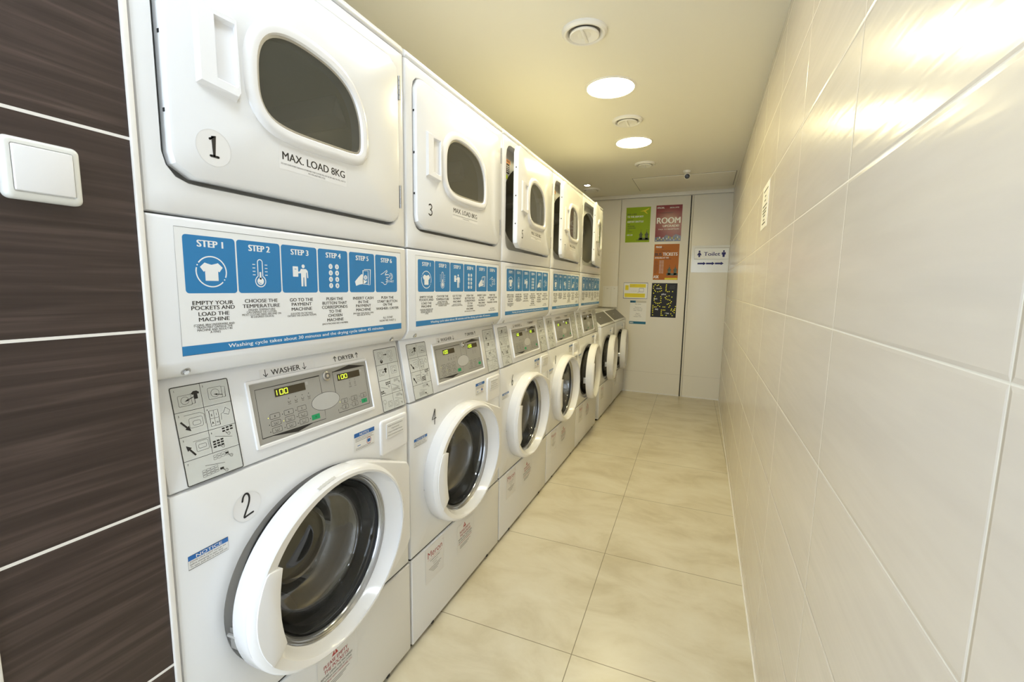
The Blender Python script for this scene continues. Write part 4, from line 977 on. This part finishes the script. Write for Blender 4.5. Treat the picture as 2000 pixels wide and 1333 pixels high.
def p_blk(d):
    rows = ['.###..#...', '#......#..#', '#...#..##..']
    shapes = [[(.335, 1.262), (.312, 1.272), (.298, 1.255), (.295, 1.232), (.308, 1.21), (.320, 1.197), (.345, 1.192), (.368, 1.197), (.385, 1.205), (.382, 1.232), (.372, 1.25), (.350, 1.27)],
              [(.435, 1.272), (.434, 1.255), (.433, 1.238), (.434, 1.221), (.434, 1.205), (.450, 1.195), (.468, 1.197), (.505, 1.197)],
              [(.30, 1.175), (.318, 1.14), (.310, 1.118), (.310, 1.095), (.318, 1.072), (.332, 1.062), (.350, 1.06), (.368, 1.062), (.385, 1.072), (.382, 1.095), (.385, 1.118), (.38, 1.138)],
              [(.50, 1.135), (.470, 1.148), (.445, 1.142), (.43, 1.128), (.44, 1.112), (.46, 1.105), (.48, 1.10), (.498, 1.085), (.49, 1.068), (.47, 1.06), (.455, 1.052)],
              [(.300, 1.035), (.300, 1.015), (.300, .995), (.300, .975), (.300, .955), (.302, .925), (.318, 1.018), (.335, 1.018), (.355, 1.035), (.375, 1.025)],
              [(.395, .925), (.395, .945), (.395, .965), (.396, .985), (.412, 1.02), (.43, 1.02), (.415, .985), (.432, .985), (.45, .925), (.41, .925)],
              [(.475, 1.02), (.485, 1.038), (.50, .985), (.505, 1.0), (.52, .975), (.535, .96), (.54, 1.005), (.538, .985), (.545, 1.03), (.515, .925), (.500, .945), (.53, .99)]]
    for sh in shapes:
        for u, v in sh: d.circ(u, v, .0062, 'dot_yellow', 1, n=10)
    for s_, u, v in (('choice', .325, 1.222), ('gallery', .385, 1.158), ('open', .305, 1.105), ('daily', .325, .985), ('+ late', .435, .942)): d.ltext(s_, u, v, .019, 'poster_white', 2, .01, .75)
    for i in range(4): d.rect(.470, .532-.01*(i % 2), 1.262-i*.011, 1.265-i*.011, 'grey_ink', 1)
poster('poster', .277, .553, .901, 1.291, 'poster_black', 'black poster with yellow dot lettering, lowest on the back wall', 'poster', p_blk)
def figure(d, u, v, s, skirt):
    d.circ(u, v+s*.86, s*.13, 'poster_navy', 2)
    if skirt: d.poly([(u-s*.12, v+s*.7), (u+s*.12, v+s*.7), (u+s*.32, v+s*.28), (u+s*.12, v+s*.28), (u+s*.12, v), (u-s*.12, v), (u-s*.12, v+s*.28), (u-s*.32, v+s*.28)], 'poster_navy', 2)
    else: d.poly([(u-s*.26, v+s*.7), (u+s*.26, v+s*.7), (u+s*.28, v+s*.36), (u+s*.16, v+s*.36), (u+s*.14, v), (u-s*.14, v), (u-s*.16, v+s*.36), (u-s*.28, v+s*.36)], 'poster_navy', 2)
def p_toi(d):
    d.rect(.708, 1.050, 1.556, 1.676, 'poster_white', 1); d.frame(.708, 1.050, 1.556, 1.676, .002, 'joint_dark', 2)
    d.text('Toilet', .805, .965, 1.592, .042, 'poster_navy', 2, .03); figure(d, .758, 1.578, .072, True); figure(d, 1.000, 1.578, .072, False)
    for a in (.745, .832, .92):
        d.poly([(a, 1.500), (a+.058, 1.500), (a+.058, 1.491), (a+.086, 1.509), (a+.058, 1.527), (a+.058, 1.518), (a, 1.518)], 'poster_navy', 2)
poster('toilet_sign', .682, 1.053, 1.412, 1.702, 'laminate', 'laminated white Toilet sign with two figures and blue arrows', 'sign', p_toi)
def p_shl(d):
    for a in (-.27, -.185): d.frame(a, a+.075, .99, 1.235, .0008, 'joint_soft', 1); d.ctext('WASH' if a < -.2 else 'DRY', a+.038, 1.215, .008, 'joint_dark', 1)
poster('hanging_sheets', -.283, -.108, .998, 1.248, 'paper', 'pale paper sheet above the low washers on the back wall', 'notice', p_shl)
# notice on the tiled wall
f = lambda u, v, h: (XR-.0012-h, u, v)
d = D(f, eps=.0003); g = d.g; g.box(XR-.0012, XR, 1.78, 2.00, 1.50, 1.695, 'paper')
for i, (a, wd) in enumerate(((1.665, .15), (1.640, .04), (1.620, .05), (1.597, .15), (1.580, .13), (1.567, .12), (1.553, .07), (1.535, .05), (1.520, .11))):
    d.rect(1.89-wd/2, 1.89+wd/2, a, a+.006, 'ink', 1)
d.g.obj('notice', None, (XR, 1.89, 1.6), label='white printed paper notice on the cream tiled wall', category='notice')
